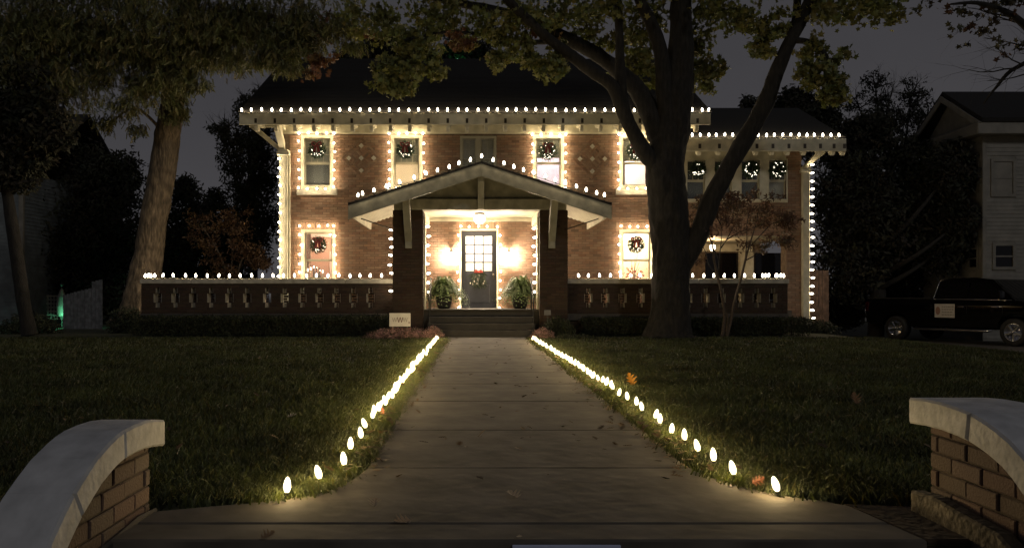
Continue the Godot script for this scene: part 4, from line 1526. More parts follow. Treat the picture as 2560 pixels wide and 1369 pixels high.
func neighbours() -> void:
	rng.seed = 91
	# white house to the right
	var h := thing("white_house", "white boarded house with dark windows behind the black pickup truck", "house", "neighbouring houses")
	var x0 := 17.0
	var z0 := -26.6
	var m := bx(Vector3(x0, -0.5, z0), Vector3(30, 6.6, -30.1))
	m.prism(PackedVector2Array([Vector2(26.6, 6.6), Vector2(28.35, 8.05), Vector2(30.1, 6.6)]), side(), x0, 30)
	var wall := put("wall", m, M.siding, h)
	var fw := [Rect2(ax(2481, 26.6), ay(674, 26.6), 0.78, 0.90), Rect2(ax(2477, 26.6), ay(492, 26.6), 0.84, 1.28)]
	var sw := [Rect2(26.78, 1.9, 0.62, 0.8), Rect2(26.78, 4.85, 0.62, 0.95)]
	m = Build.new()
	siding(m, Rect2(x0 + 0.12, -0.4, 12, 6.6), fw, facing(0, z0))
	var fl := facing_left(x0)
	var sw2 := []
	for r in sw: sw2.append(Rect2(-r.end.x, r.position.y, r.size.x, r.size.y))
	siding(m, Rect2(-30.1, -0.4, 3.38, 6.6), sw2, fl)
	put("siding", m, M.siding, wall)
	for i in 2: plain_window(h, fw[i], facing(0, z0), null if i == 0 else M.siding)
	for r in sw2: plain_window(h, r, fl)
	put("corner_board", bx(Vector3(x0 - 0.03, -0.4, z0 + 0.03), Vector3(x0 + 0.12, 6.25, z0 - 0.12), 0.01), M.siding, h)
	m = bx(Vector3(x0 - 0.45, 6.35, z0 + 0.45), Vector3(30, 6.75, z0 + 0.02), 0.02)
	m.cbox(Vector3(x0 - 0.22, 6.55, -28.35), Vector3(0.44, 0.36, 3.9), 0.02)
	put("cornice", m, M.siding, h)
	m = Build.new()
	m.prism(PackedVector2Array([Vector2(26.1, 6.74), Vector2(28.35, 8.16), Vector2(30.6, 6.74), Vector2(30.6, 6.87), Vector2(28.35, 8.30), Vector2(26.1, 6.87)]), side(), x0 - 0.34, 30, 0.01)
	put("roof", m, M.roof, h)
	m = Build.new()
	m.prism(PackedVector2Array([Vector2(26.1, 6.72), Vector2(28.35, 8.14), Vector2(30.6, 6.72), Vector2(30.4, 6.62), Vector2(28.35, 7.92), Vector2(26.3, 6.62)]), side(), x0 - 0.40, x0 - 0.345, 0.008)
	put("rake_board", m, M.siding, h)
	# blue-grey house at the left edge
	h = thing("blue_house", "blue-grey boarded house behind the thin leaning tree at the left edge", "house", "neighbouring houses")
	m = bx(Vector3(-26, -0.1, -28.0), Vector3(-15.93, 5.4, -36))
	wall = put("wall", m, M.blue_siding, h)
	m = Build.new()
	siding(m, Rect2(-26, 0.3, 10.0, 5.0), [], facing(0, -28.0))
	siding(m, Rect2(28.05, 0.3, 7.9, 5.0), [], facing_right(-15.93))
	put("siding", m, M.blue_siding, wall)
	put("corner_board", bx(Vector3(-16.05, 0.0, -27.96), Vector3(-15.89, 5.3, -28.1), 0.01), M.siding, h)
	m = Build.new()
	m.prism(PackedVector2Array([Vector2(27.5, 5.3), Vector2(32, 8.2), Vector2(36.5, 5.3), Vector2(36.5, 5.42), Vector2(32, 8.34), Vector2(27.5, 5.42)]), side(), -26.3, -15.5, 0.01)
	put("roof", m, M.roof, h)
	# fences
	var f := thing("wooden_fence", "weathered board fence beside the lit corner post of the side wing", "fence")
	for i in 9:
		var k := rng.randf_range(-0.02, 0.02)
		var b := bx(Vector3(9.98 + i * 0.105, -0.3, -24.5 + k), Vector3(10.077 + i * 0.105, 1.80 + rng.randf_range(-0.02, 0.02), -24.52 + k), 0.004)
		put("board", b, M.fence, f)
	put("rail", bx(Vector3(9.95, 1.45, -24.56), Vector3(10.95, 1.54, -24.6)), M.fence, f)
	put("rail", bx(Vector3(9.95, 0.4, -24.56), Vector3(10.95, 0.5, -24.6)), M.fence, f)
	f = thing("grey_fence", "dim grey board fence between the green lit lattice and the leaning oak", "fence")
	for i in 11:
		var b := bx(Vector3(-12.95 + i * 0.113, -0.05, -25.0), Vector3(-12.844 + i * 0.113, 1.05 + 0.03 * i + (0.18 if i > 7 else 0.0), -25.025), 0.004)
		put("board", b, M.grey_fence, f)
	put("rail", bx(Vector3(-12.95, 0.3, -25.03), Vector3(-11.72, 0.4, -25.07)), M.grey_fence, f)
	f = thing("lattice_gate", "pale garden lattice lit green by a lamp, beyond the left lawn", "gate")
	m = Build.new()
	for i in 9: m.span(Vector3(-13.98 + i * 0.1, 0.25, -26.0), Vector3(-13.94 + i * 0.1, 1.05, -26.02))
	put("upright", m, M.siding, f)
	m = Build.new()
	for i in 7: m.span(Vector3(-14.0, 0.25 + i * 0.125, -25.978), Vector3(-13.1, 0.29 + i * 0.125, -25.998))
	put("slat", m, M.siding, f)
	var t := thing("closed_parasol", "closed pale garden parasol glowing green in lamp light", "parasol")
	t.position = Vector3(-13.35, -0.02, -25.7)
	m = Build.new()
	m.lathe([Vector2(0.0, 1.30), Vector2(0.05, 1.24), Vector2(0.13, 1.0), Vector2(0.17, 0.7), Vector2(0.15, 0.40), Vector2(0.05, 0.36)], 9, Transform3D(), false)
	put("canopy", m, M.siding, t)
	m = Build.new()
	m.tube(PackedVector3Array([Vector3(0, 0, 0), Vector3(0, 1.36, 0)]), PackedFloat32Array([0.025, 0.02]), 6)
	m.lathe([Vector2(0, 1.34), Vector2(0.05, 1.37), Vector2(0.06, 1.42), Vector2(0, 1.47)], 8)
	put("pole", m, M.socket, t)
	t = thing("garden_lamp", "small green garden lamp between the grey fence and the parasol", "garden lamp")
	t.position = Vector3(-13.05, -0.02, -25.35)
	var gm := glowing(0.25, 0.85, 0.55, 0.9)
	m = Build.new()
	m.lathe([Vector2(0.0, 0.10), Vector2(0.03, 0.14), Vector2(0.045, 0.30), Vector2(0.03, 0.46), Vector2(0.0, 0.50)], 10)
	var lamp := put("lamp", m, gm, t)
	omni(lamp, Vector3(0, 0.3, 0), 0.6, Color(0.45, 1.0, 0.74), 0.03)
	m = Build.new()
	m.lathe([Vector2(0.0, 0.0), Vector2(0.06, 0.0), Vector2(0.04, 0.1), Vector2(0, 0.1)], 10, Transform3D(), false)
	put("base", m, M.socket, t)


# ---------------------------------------------------------------- trees

func trees() -> void:
	rng.seed = 101
	var lobed := lobed_leaf()
	var feather := feather_leaf()
	var spray := spray_leaf(6)
	var olive := [Color(0.150, 0.165, 0.058), Color(0.125, 0.148, 0.052), Color(0.165, 0.170, 0.060), Color(0.140, 0.158, 0.055), Color(0.165, 0.155, 0.054)]
	var rusty := [Color(0.13, 0.060, 0.032), Color(0.10, 0.046, 0.026), Color(0.13, 0.080, 0.035)]
	var dim := [Color(0.018, 0.020, 0.010), Color(0.014, 0.016, 0.009), Color(0.021, 0.019, 0.011)]

	# the big oak in front of the house
	var t := thing("oak_tree", "big dark-barked tree with many spreading limbs in front of the side wing", "tree")
	var o := at(1672, 842, 19.4)
	o.y = -0.02
	t.position = o
	var tr := Build.new()
	limb_into(tr, [[1672, 852, 19.4, 0.68], [1671, 838, 19.4, 0.61], [1673, 815, 19.4, 0.52], [1676, 780, 19.4, 0.47], [1679, 730, 19.4, 0.44], [1681, 680, 19.4, 0.45], [1681, 640, 19.4, 0.47], [1675, 580, 19.4, 0.46], [1668, 500, 19.4, 0.46], [1663, 440, 19.4, 0.475], [1664, 390, 19.4, 0.47], [1680, 320, 19.4, 0.44], [1690, 240, 19.4, 0.40], [1700, 150, 19.35, 0.33], [1702, 60, 19.3, 0.26], [1703, -60, 19.2, 0.22], [1690, -250, 19.0, 0.16]], o, 56, 0.10)
	for q in [[1640, 835, -0.5], [1712, 838, 0.6], [1690, 845, 0.3]]:
		limb_into(tr, [[1675, 770, 19.3, 0.25], [(q[0] + 1675) / 2.0, 815, 19.2, 0.26], [q[0], 845, 19.05, 0.16], [q[0] + 30 * q[2], 850, 18.95, 0.05]], o, 10, 0.08)
	put("trunk", tr, M.bark, t)
	limb("limb", t, [[1668, 440, 19.35, 0.22], [1622, 392, 19.2, 0.20], [1588, 340, 19.1, 0.175], [1566, 295, 19.0, 0.165], [1554, 250, 18.95, 0.16], [1551, 180, 18.9, 0.125], [1549, 90, 18.85, 0.105], [1544, 0, 18.8, 0.09], [1535, -120, 18.7, 0.06]], M.bark, o)
	limb("limb", t, [[1668, 400, 19.4, 0.30], [1640, 320, 19.4, 0.27], [1602, 235, 19.5, 0.22], [1550, 180, 19.6, 0.20], [1490, 135, 19.6, 0.18], [1420, 98, 19.6, 0.165], [1340, 60, 19.5, 0.14], [1260, 32, 19.4, 0.12], [1170, 12, 19.3, 0.10], [1060, -10, 19.2, 0.07]], M.bark, o)
	limb("limb", t, [[1562, 290, 19.0, 0.15], [1530, 215, 18.8, 0.15], [1482, 180, 18.6, 0.14], [1430, 140, 18.4, 0.13], [1370, 95, 18.2, 0.12], [1310, 40, 18.0, 0.11], [1240, -30, 17.8, 0.09]], M.bark, o)
	limb("limb", t, [[1672, 330, 19.3, 0.24], [1662, 230, 19.2, 0.20], [1652, 130, 19.1, 0.17], [1628, 60, 19.0, 0.15], [1600, 0, 18.9, 0.13], [1570, -80, 18.8, 0.10]], M.bark, o)
	limb("limb", t, [[1700, 300, 19.6, 0.22], [1718, 220, 19.8, 0.17], [1722, 150, 20.0, 0.14], [1716, 60, 20.2, 0.12], [1720, -60, 20.4, 0.09]], M.bark, o)
	limb("limb", t, [[1684, 690, 19.4, 0.30], [1716, 645, 19.3, 0.25], [1748, 585, 19.2, 0.235], [1776, 505, 19.1, 0.225], [1824, 415, 19.0, 0.215], [1880, 320, 18.9, 0.205], [1918, 250, 18.8, 0.195], [1942, 180, 18.7, 0.17], [1975, 105, 18.6, 0.15], [2008, 40, 18.5, 0.14], [2040, -40, 18.4, 0.11]], M.bark, o)
	limb("limb", t, [[1972, 115, 18.6, 0.12], [1990, 50, 18.8, 0.10], [1996, -30, 19.0, 0.08]], M.bark, o)
	limb("limb", t, [[1420, 98, 19.6, 0.09], [1330, 105, 19.3, 0.06], [1240, 90, 19.0, 0.05], [1120, 80, 18.7, 0.04], [1010, 100, 18.4, 0.025]], M.bark, o, 8)
	limb("limb", t, [[1975, 100, 18.6, 0.09], [2040, 110, 18.3, 0.06], [2075, 160, 18.1, 0.04], [2085, 220, 18.0, 0.025]], M.bark, o, 8)
	var rows := [
		[900, 40, 60, 50, 19.0, 110], [1090, 40, 90, 40, 19.0, 120], [1000, 195, 55, 42, 18.4, 190], [960, 212, 30, 22, 18.3, 60], [1010, 222, 26, 20, 18.3, 60], [1062, 165, 48, 34, 18.5, 110], [1092, 185, 26, 18, 18.4, 45], [1010, 135, 70, 36, 18.6, 170], [955, 170, 28, 18, 18.5, 40], [1040, 90, 90, 38, 18.8, 190], [960, 60, 60, 50, 19.0, 120],
		[1150, 62, 90, 34, 18.8, 170], [1230, 95, 55, 32, 18.7, 110], [1245, 140, 30, 24, 18.5, 70], [1238, 160, 16, 14, 18.4, 22], [1300, 125, 50, 34, 18.5, 120], [1330, 155, 26, 16, 18.4, 40], [1370, 160, 45, 24, 18.4, 90], [1362, 190, 18, 18, 18.3, 30], [1400, 172, 24, 20, 18.3, 40], [1410, 130, 40, 28, 18.6, 70],
		[1280, 50, 90, 40, 18.2, 150], [1380, 30, 90, 40, 19.2, 150], [1470, 50, 70, 50, 19.6, 150], [1500, 100, 55, 35, 20.0, 110], [1590, 90, 40, 70, 20.2, 170], [1600, 165, 30, 45, 20.2, 110], [1560, 190, 35, 40, 20.2, 70], [1640, 60, 30, 60, 20.0, 110], [1640, 190, 16, 40, 20.0, 55], [1520, 20, 60, 30, 18.6, 90], [1610, 215, 16, 14, 20.2, 20],
		[1742, 180, 34, 46, 20.1, 130], [1790, 175, 28, 28, 20.0, 65], [1765, 215, 20, 22, 20.0, 40], [1750, 110, 30, 50, 20.2, 100], [1810, 30, 80, 26, 19.4, 150], [1860, 60, 60, 34, 19.0, 140], [1905, 110, 30, 34, 18.8, 70], [1908, 135, 22, 18, 18.7, 36], [1760, 20, 40, 30, 19.5, 60], [1940, 70, 40, 40, 18.7, 110],
		[2050, 40, 50, 40, 18.4, 120], [2030, 120, 34, 40, 18.3, 100], [2060, 170, 44, 34, 18.1, 130], [2040, 205, 34, 26, 18.1, 80], [2085, 210, 38, 34, 18.0, 120], [2100, 245, 26, 24, 18.0, 60], [2060, 235, 30, 22, 18.0, 50], [2020, 180, 26, 30, 18.2, 55], [2120, 140, 20, 20, 18.2, 22], [2150, 20, 110, 24, 18.4, 150], [2220, 40, 60, 20, 18.4, 50], [2190, 10, 60, 20, 18.6, 70],
		[1200, -60, 330, 60, 18.4, 420], [1600, -90, 330, 90, 18.8, 480], [2000, -80, 300, 80, 18.4, 420], [1500, -260, 450, 130, 18.5, 600], [1900, -280, 350, 120, 18.5, 500]]
	for q in rows: q[5] = int(q[5] * 2.3)
	crown("crown", t, rows, lobed, 0.165, olive, o, M.leaf)
	crown("red_leaves", t, [[1150, 100, 42, 22, 18.5, 80], [1180, 115, 18, 14, 18.4, 24], [1330, 80, 60, 22, 18.6, 50], [1135, 120, 16, 14, 18.4, 20]], lobed, 0.17, rusty, o, M.leaf)

	# the pale-barked tree left of the terrace
	t = thing("pecan_tree", "tall leaning pale-barked tree with drooping leaves left of the terrace wall", "tree")
	o = at(345, 822, 23.2)
	o.y = -0.02
	t.position = o
	limb("trunk", t, [[335, 832, 23.2, 0.78], [342, 815, 23.2, 0.60], [350, 760, 23.2, 0.49], [361, 700, 23.2, 0.43], [372, 620, 23.2, 0.40], [388, 520, 23.2, 0.38], [404, 430, 23.2, 0.365], [416, 350, 23.2, 0.355], [422, 310, 23.1, 0.34], [432, 250, 23.0, 0.31], [440, 190, 22.9, 0.30], [450, 120, 22.8, 0.28], [470, 30, 22.6, 0.26], [490, -80, 22.5, 0.20], [500, -250, 22.3, 0.12]], M.pale_bark, o, 60, 0.10)
	limb("limb", t, [[432, 230, 23.0, 0.20], [400, 160, 22.4, 0.16], [340, 110, 21.8, 0.12], [250, 70, 21.2, 0.09], [130, 60, 20.6, 0.05]], M.pale_bark, o, 10)
	limb("limb", t, [[448, 130, 22.8, 0.20], [520, 70, 22.0, 0.15], [620, 40, 21.2, 0.11], [740, 60, 20.5, 0.07], [830, 110, 20.2, 0.03]], M.pale_bark, o, 10)
	limb("limb", t, [[408, 330, 23.0, 0.05], [340, 270, 22.6, 0.04], [285, 300, 22.4, 0.02], [262, 330, 22.3, 0.01]], M.twig, o, 6)
	var pec := [Color(0.105, 0.115, 0.046), Color(0.085, 0.098, 0.040), Color(0.115, 0.118, 0.048), Color(0.11, 0.10, 0.044)]
	rows = [[420, 120, 110, 60, 21.5, 200], [390, 190, 60, 40, 21.2, 110], [450, 185, 60, 36, 21.6, 90], [510, 130, 70, 40, 21.4, 120], [560, 60, 90, 50, 21.2, 170], [440, 250, 34, 34, 22.6, 40], [440, 285, 28, 20, 22.6, 24], [350, 210, 40, 30, 21.2, 50], [330, 120, 80, 60, 21.0, 150], [230, 90, 90, 60, 20.8, 170], [240, 180, 60, 34, 20.8, 70], [300, 260, 40, 30, 22.2, 32], [260, 300, 34, 24, 22.2, 26], [340, 320, 26, 20, 22.6, 16], [110, 90, 90, 80, 20.0, 200], [160, 210, 50, 40, 20.2, 60], [90, 200, 70, 60, 19.8, 130], [30, 120, 50, 110, 19.6, 150], [505, 205, 16, 10, 21.6, 10], [640, 60, 80, 50, 20.8, 170], [700, 120, 60, 40, 20.5, 120], [660, 140, 40, 24, 20.6, 60], [720, 165, 30, 16, 20.4, 34], [760, 50, 70, 50, 20.4, 140], [850, 60, 60, 40, 20.2, 80], [880, 110, 30, 14, 20.2, 22], [480, 20, 200, 40, 21, 200], [200, -60, 260, 70, 20.5, 400], [650, -80, 260, 80, 20.5, 400], [420, -220, 380, 120, 20.5, 500]]
	rows += [[300, 60, 300, 70, 20.8, 500], [600, 90, 160, 60, 21.2, 260], [60, 60, 120, 80, 20.0, 200], [180, 150, 120, 70, 20.6, 160], [760, 110, 60, 40, 20.6, 90], [200, 240, 60, 50, 20.4, 26], [330, 240, 50, 44, 21.0, 26], [120, 280, 50, 50, 20.0, 26], [470, 215, 40, 34, 22.0, 14], [570, 150, 44, 40, 21.0, 22], [400, 240, 40, 40, 21.8, 16], [620, 150, 40, 40, 21.0, 18]]
	for q in rows: q[5] = int(q[5] * 4.6)
	crown("crown", t, rows, feather, 0.25, pec, o, M.leaf, 0.7, 7)
	crown("red_leaves", t, [[790, 160, 46, 26, 20.2, 120], [775, 190, 26, 10, 20.1, 40], [820, 150, 22, 18, 20.2, 36], [830, 70, 36, 40, 20.3, 50], [925, 75, 24, 24, 20.2, 28]], lobed, 0.17, rusty, o, M.leaf)

	# the thin leaning tree at the left edge
	t = thing("leaning_tree", "thin leaning tree trunk before the blue-grey house at the left edge", "tree")
	o = at(72, 836, 20.3)
	o.y = -0.02
	t.position = o
	limb("trunk", t, [[74, 838, 20.3, 0.20], [64, 790, 20.3, 0.165], [52, 720, 20.3, 0.155], [38, 620, 20.3, 0.15], [22, 520, 20.3, 0.14], [10, 430, 20.3, 0.13], [-2, 330, 20.3, 0.11], [-20, 200, 20.3, 0.08]], M.bark, o, 12, 0.08)
	crown("crown", t, [[50, 300, 80, 90, 20.0, 800], [20, 420, 60, 60, 20.2, 500], [110, 290, 60, 70, 19.6, 420], [150, 330, 50, 50, 20, 160], [-60, 250, 120, 160, 20.3, 400], [110, 390, 30, 40, 20.2, 90], [60, 200, 70, 50, 19.6, 160]], spray, 0.38, dim, o, M.dark_leaf)

	# dark trees beyond the house and the gardens
	backdrop_tree("broad dark evergreen filling the gap behind the grey fence on the left", 190, 830, 31.0, 0.35, [[190, 640, 120, 130, 31, 1000], [110, 560, 70, 150, 31, 600], [280, 600, 70, 130, 31, 600], [200, 470, 110, 90, 32, 520], [290, 420, 60, 60, 32, 150], [150, 380, 70, 70, 32, 240], [330, 480, 30, 60, 32, 80], [250, 740, 90, 60, 30, 300], [130, 700, 60, 50, 31, 260]], spray, dim)
	backdrop_tree("dark bushy tree seen between the leaning pale tree and the brick house", 480, 830, 33.0, 0.25, [[460, 560, 50, 110, 33, 420], [460, 470, 26, 34, 33, 110], [540, 590, 60, 90, 33, 420], [600, 620, 60, 90, 33, 380], [430, 640, 50, 80, 33, 300], [500, 700, 110, 60, 33, 500], [530, 500, 30, 30, 33, 70]], spray, dim)
	backdrop_tree("tall thin-leaved dark tree rising beside the left end of the eave", 625, 820, 30.0, 0.22, [[640, 340, 40, 70, 30, 190], [620, 270, 30, 40, 30, 70], [590, 380, 50, 60, 30, 170], [650, 440, 40, 80, 30, 260], [600, 480, 50, 60, 30, 180], [640, 560, 60, 70, 30, 300], [560, 330, 30, 40, 30, 44], [655, 230, 20, 20, 30, 20]], spray, dim, 4)
	backdrop_tree("dark rounded treetop behind the left of the main roof", 905, 700, 42.0, 0.3, [[900, 150, 55, 40, 42, 420], [950, 120, 50, 40, 42, 380], [990, 130, 40, 40, 42, 260], [850, 170, 30, 20, 42, 100], [930, 230, 110, 90, 42, 400]], spray, dim)
	var g := backdrop_tree("dark treetop behind the main roof touched by a small green light", 1160, 700, 42.0, 0.3, [[1140, 130, 40, 40, 42, 300], [1200, 135, 36, 36, 42, 260], [1160, 220, 90, 70, 42, 360]], spray, dim)
	var gl := Build.new()
	var gp := at(1143, 150, 41.0)
	gl.lathe([Vector2(0, -0.08), Vector2(0.06, -0.04), Vector2(0.07, 0.03), Vector2(0, 0.09)], 8, Transform3D(Basis(), gp))
	var gm := glowing(0.2, 0.7, 0.4, 0.8)
	var gt := put("green_lamp", gl, gm)
	tag(gt, "small green lamp glowing in the treetop behind the main roof", "lamp")
	omni(gt, gp, 0.12, Color(0.25, 1.0, 0.55), 0.04)
	backdrop_tree("dark tree behind the ridge of the side wing", 1985, 700, 33.0, 0.25, [[1990, 260, 50, 40, 33, 380], [2050, 290, 50, 40, 33, 360], [1940, 285, 30, 24, 33, 120], [1870, 258, 20, 12, 33, 30], [2000, 340, 110, 60, 33, 400]], spray, dim)
	backdrop_tree("broad dark tree between the side wing and the white house", 2190, 830, 28.5, 0.3, [[2130, 480, 80, 110, 28.5, 800], [2210, 560, 90, 130, 28.5, 900], [2290, 560, 70, 110, 28.5, 600], [2330, 480, 60, 60, 28, 300], [2120, 640, 70, 110, 28.5, 600], [2240, 700, 100, 80, 31.0, 700], [2110, 360, 50, 60, 29, 260], [2180, 330, 60, 60, 29, 260], [2270, 400, 60, 60, 29, 260], [2360, 620, 50, 60, 27.6, 260], [2110, 760, 46, 60, 30.5, 300], [2375, 430, 46, 70, 27.2, 420], [2395, 560, 26, 60, 26.9, 200]], spray, dim)
	backdrop_tree("ragged thin-topped tree showing above the white house roofline", 2235, 800, 36.0, 0.25, [[2220, 270, 50, 60, 36, 110], [2280, 240, 40, 40, 36, 60], [2190, 220, 40, 40, 36, 36], [2320, 290, 40, 40, 36, 70], [2150, 270, 30, 50, 36, 36], [2260, 310, 60, 40, 36, 120]], spray, dim, 5)
	# bare branches hanging in at the upper right
	t = thing("bare_tree", "half-bare tree reaching in over the white house at the upper right", "tree")
	o = at(2760, 850, 17.0)
	o.y = -0.43
	t.position = o
	limb("trunk", t, [[2760, 880, 17, 0.40], [2755, 700, 17, 0.30], [2750, 450, 17, 0.26], [2735, 200, 17, 0.20], [2700, 0, 17, 0.15]], M.bark, o, 12)
	limb("limb", t, [[2748, 420, 17, 0.14], [2660, 200, 17, 0.10], [2560, 60, 17, 0.075], [2460, 10, 16.8, 0.05], [2380, 10, 16.6, 0.02]], M.bark, o, 8)
	limb("limb", t, [[2742, 330, 17, 0.12], [2640, 150, 17.2, 0.07], [2540, 170, 17.4, 0.045], [2490, 220, 17.5, 0.03], [2460, 260, 17.6, 0.012]], M.bark, o, 8)
	var b := Build.new()
	for q in [[2640, 150, -1.0, -0.1], [2600, 120, -0.9, 0.3], [2560, 60, -1, 0.2], [2540, 170, -1, -0.3], [2600, 170, -0.8, -0.5], [2520, 40, -1, -0.1], [2620, 110, -1.0, 0.1], [2570, 165, -1.0, 0.4], [2660, 200, -1.0, -0.2]]:
		twigs(b, at(q[0], q[1], 17.2) - o, Vector3(q[2], q[3], rng.randfn() * 0.4), 1.1, 0.02, 2)
	put("twigs", b, M.dark_twig, t)
	crown("crown", t, [[2440, 60, 50, 40, 17, 34], [2400, 30, 50, 30, 17, 34], [2500, 20, 60, 40, 17, 60], [2550, 100, 40, 60, 17, 36], [2480, 110, 50, 40, 17, 28], [2420, 120, 20, 20, 17, 9], [2540, 20, 50, 40, 17, 50], [2330, 14, 50, 14, 17, 20], [2600, -60, 150, 80, 17, 200]], lobed, 0.15, [Color(0.05, 0.042, 0.025), Color(0.075, 0.038, 0.022), Color(0.045, 0.045, 0.022)], o, M.leaf)

	# the little russet tree in front of the dark ones
	t = thing("russet_tree", "small russet-leaved tree behind the left terrace wall lit by the bulbs", "tree")
	o = at(575, 815, 25.0)
	o.y = -0.02
	t.position = o
	var rt := Build.new()
	limb_into(rt, [[578, 830, 25, 0.07], [575, 740, 25, 0.055], [565, 680, 25, 0.045], [540, 620, 25, 0.03], [500, 560, 25, 0.015]], o, 7)
	limb_into(rt, [[580, 815, 25, 0.05], [590, 720, 25, 0.045], [600, 660, 24.8, 0.03], [625, 620, 24.6, 0.02], [660, 640, 24.4, 0.01]], o, 7)
	limb_into(rt, [[572, 720, 25, 0.04], [580, 640, 25.2, 0.03], [575, 570, 25.2, 0.015]], o, 7)
	put("trunk", rt, M.twig, t)
	crown("crown", t, [[520, 560, 50, 40, 25, 110], [580, 580, 50, 46, 25, 150], [620, 630, 44, 30, 24.6, 170], [650, 655, 34, 10, 24.4, 90], [500, 620, 40, 30, 25, 80], [560, 660, 60, 30, 25, 110], [600, 540, 40, 30, 25.2, 60], [600, 680, 30, 14, 24.6, 40], [480, 580, 24, 24, 25, 26]], spray, 0.24, [Color(0.088, 0.048, 0.024), Color(0.07, 0.038, 0.020), Color(0.10, 0.058, 0.028)], o, M.leaf)

	# the many-stemmed small tree before the right terrace wall
	t = thing("japanese_maple", "slim many-stemmed small tree with brown leaves right of the big oak", "tree")
	o = at(1812, 842, 19.5)
	o.y = -0.02
	t.position = o
	limb("stem", t, [[1806, 842, 19.5, 0.045], [1812, 790, 19.5, 0.035], [1806, 740, 19.5, 0.033], [1795, 690, 19.5, 0.03], [1786, 650, 19.5, 0.026], [1778, 600, 19.5, 0.02], [1750, 560, 19.5, 0.012]], M.twig, o, 8)
	limb("stem", t, [[1817, 842, 19.5, 0.045], [1828, 800, 19.5, 0.036], [1838, 750, 19.5, 0.032], [1852, 700, 19.5, 0.03], [1863, 655, 19.5, 0.026], [1872, 620, 19.5, 0.022], [1890, 560, 19.5, 0.014], [1900, 510, 19.5, 0.008]], M.twig, o, 8)
	limb("stem", t, [[1816, 830, 19.5, 0.035], [1820, 800, 19.45, 0.025], [1817, 780, 19.45, 0.015]], M.twig, o, 6)
	var mt := Build.new()
	for q in [[[1795, 690], [1772, 660], [1765, 630], [1745, 600]], [[1797, 690], [1800, 640], [1804, 590], [1800, 520]], [[1803, 620], [1822, 590], [1840, 550], [1850, 500]], [[1800, 650], [1780, 610], [1770, 560], [1780, 520]], [[1863, 655], [1868, 600], [1868, 560], [1880, 500]], [[1872, 620], [1900, 590], [1930, 560], [1960, 550]], [[1866, 650], [1885, 640], [1900, 632], [1920, 625]], [[1815, 600], [1850, 580], [1880, 570], [1910, 560]], [[1806, 570], [1790, 540], [1760, 520], [1730, 520]]]:
		var rw := []
		for i in 4: rw.append([q[i][0], q[i][1], 19.5 + rng.randfn() * 0.1, 0.017 - 0.0042 * i])
		limb_into(mt, rw, o, 5, 0.05)
	put("branches", mt, M.dark_twig, t)
	crown("crown", t, [[1760, 540, 50, 40, 19.5, 90], [1820, 530, 60, 40, 19.4, 110], [1880, 530, 60, 36, 19.5, 110], [1940, 545, 50, 36, 19.6, 100], [1990, 560, 36, 30, 19.6, 60], [1730, 590, 30, 34, 19.5, 36], [1850, 575, 90, 20, 19.2, 50], [1920, 610, 60, 24, 19.4, 70], [1960, 600, 40, 20, 19.4, 50], [1800, 495, 60, 16, 19.5, 60], [1880, 490, 60, 14, 19.5, 50], [1735, 640, 30, 30, 19.6, 44], [1720, 610, 20, 30, 19.6, 24]], spray, 0.19, [Color(0.10, 0.056, 0.038), Color(0.075, 0.044, 0.030), Color(0.08, 0.058, 0.036)], o, M.leaf, 0.6)

func backdrop_tree(label: String, x: float, y: float, d: float, r: float, rows: Array, shape: PackedVector3Array, tones: Array, bare := 0) -> Node3D:
	var t := thing("dark_tree", label, "tree", "dark trees beyond the house")
	var o := at(x, y, d)
	o.y = -0.02
	t.position = o
	var b := Build.new()
	var yt: float = rows[0][1]
	limb_into(b, [[x, y + 10, d, r], [x + 6, (y * 2 + yt) / 3, d, r * 0.8], [x - 4, (y + yt * 2) / 3, d, r * 0.6], [rows[0][0], yt, d, r * 0.3]], o, 9)
	for q in rows:
		limb_into(b, [[x, (y + q[1]) * 0.5, d, r * 0.42], [(x + q[0]) * 0.5, (y + 2.5 * q[1]) / 3.5, q[4], r * 0.26], [q[0], q[1], q[4], r * 0.08]], o, 6)
	put("trunk", b, M.dark_twig, t)
	if bare:
		b = Build.new()
		for q in rows:
			for i in bare:
				twigs(b, at(q[0], q[1], q[4]) - o, Vector3(rng.randfn(), absf(rng.randfn()) + 0.3, rng.randfn() * 0.5), q[3] * d / F * 1.1, 0.035, 2)
		put("twigs", b, M.dark_twig, t)
	for q in rows: q[5] = int(q[5] * 1.9)
	crown("crown", t, rows, shape, 0.44 if not bare else 0.34, tones, o, M.dark_leaf, 1.0, 9)
	return t


# ---------------------------------------------------------------- on the porch

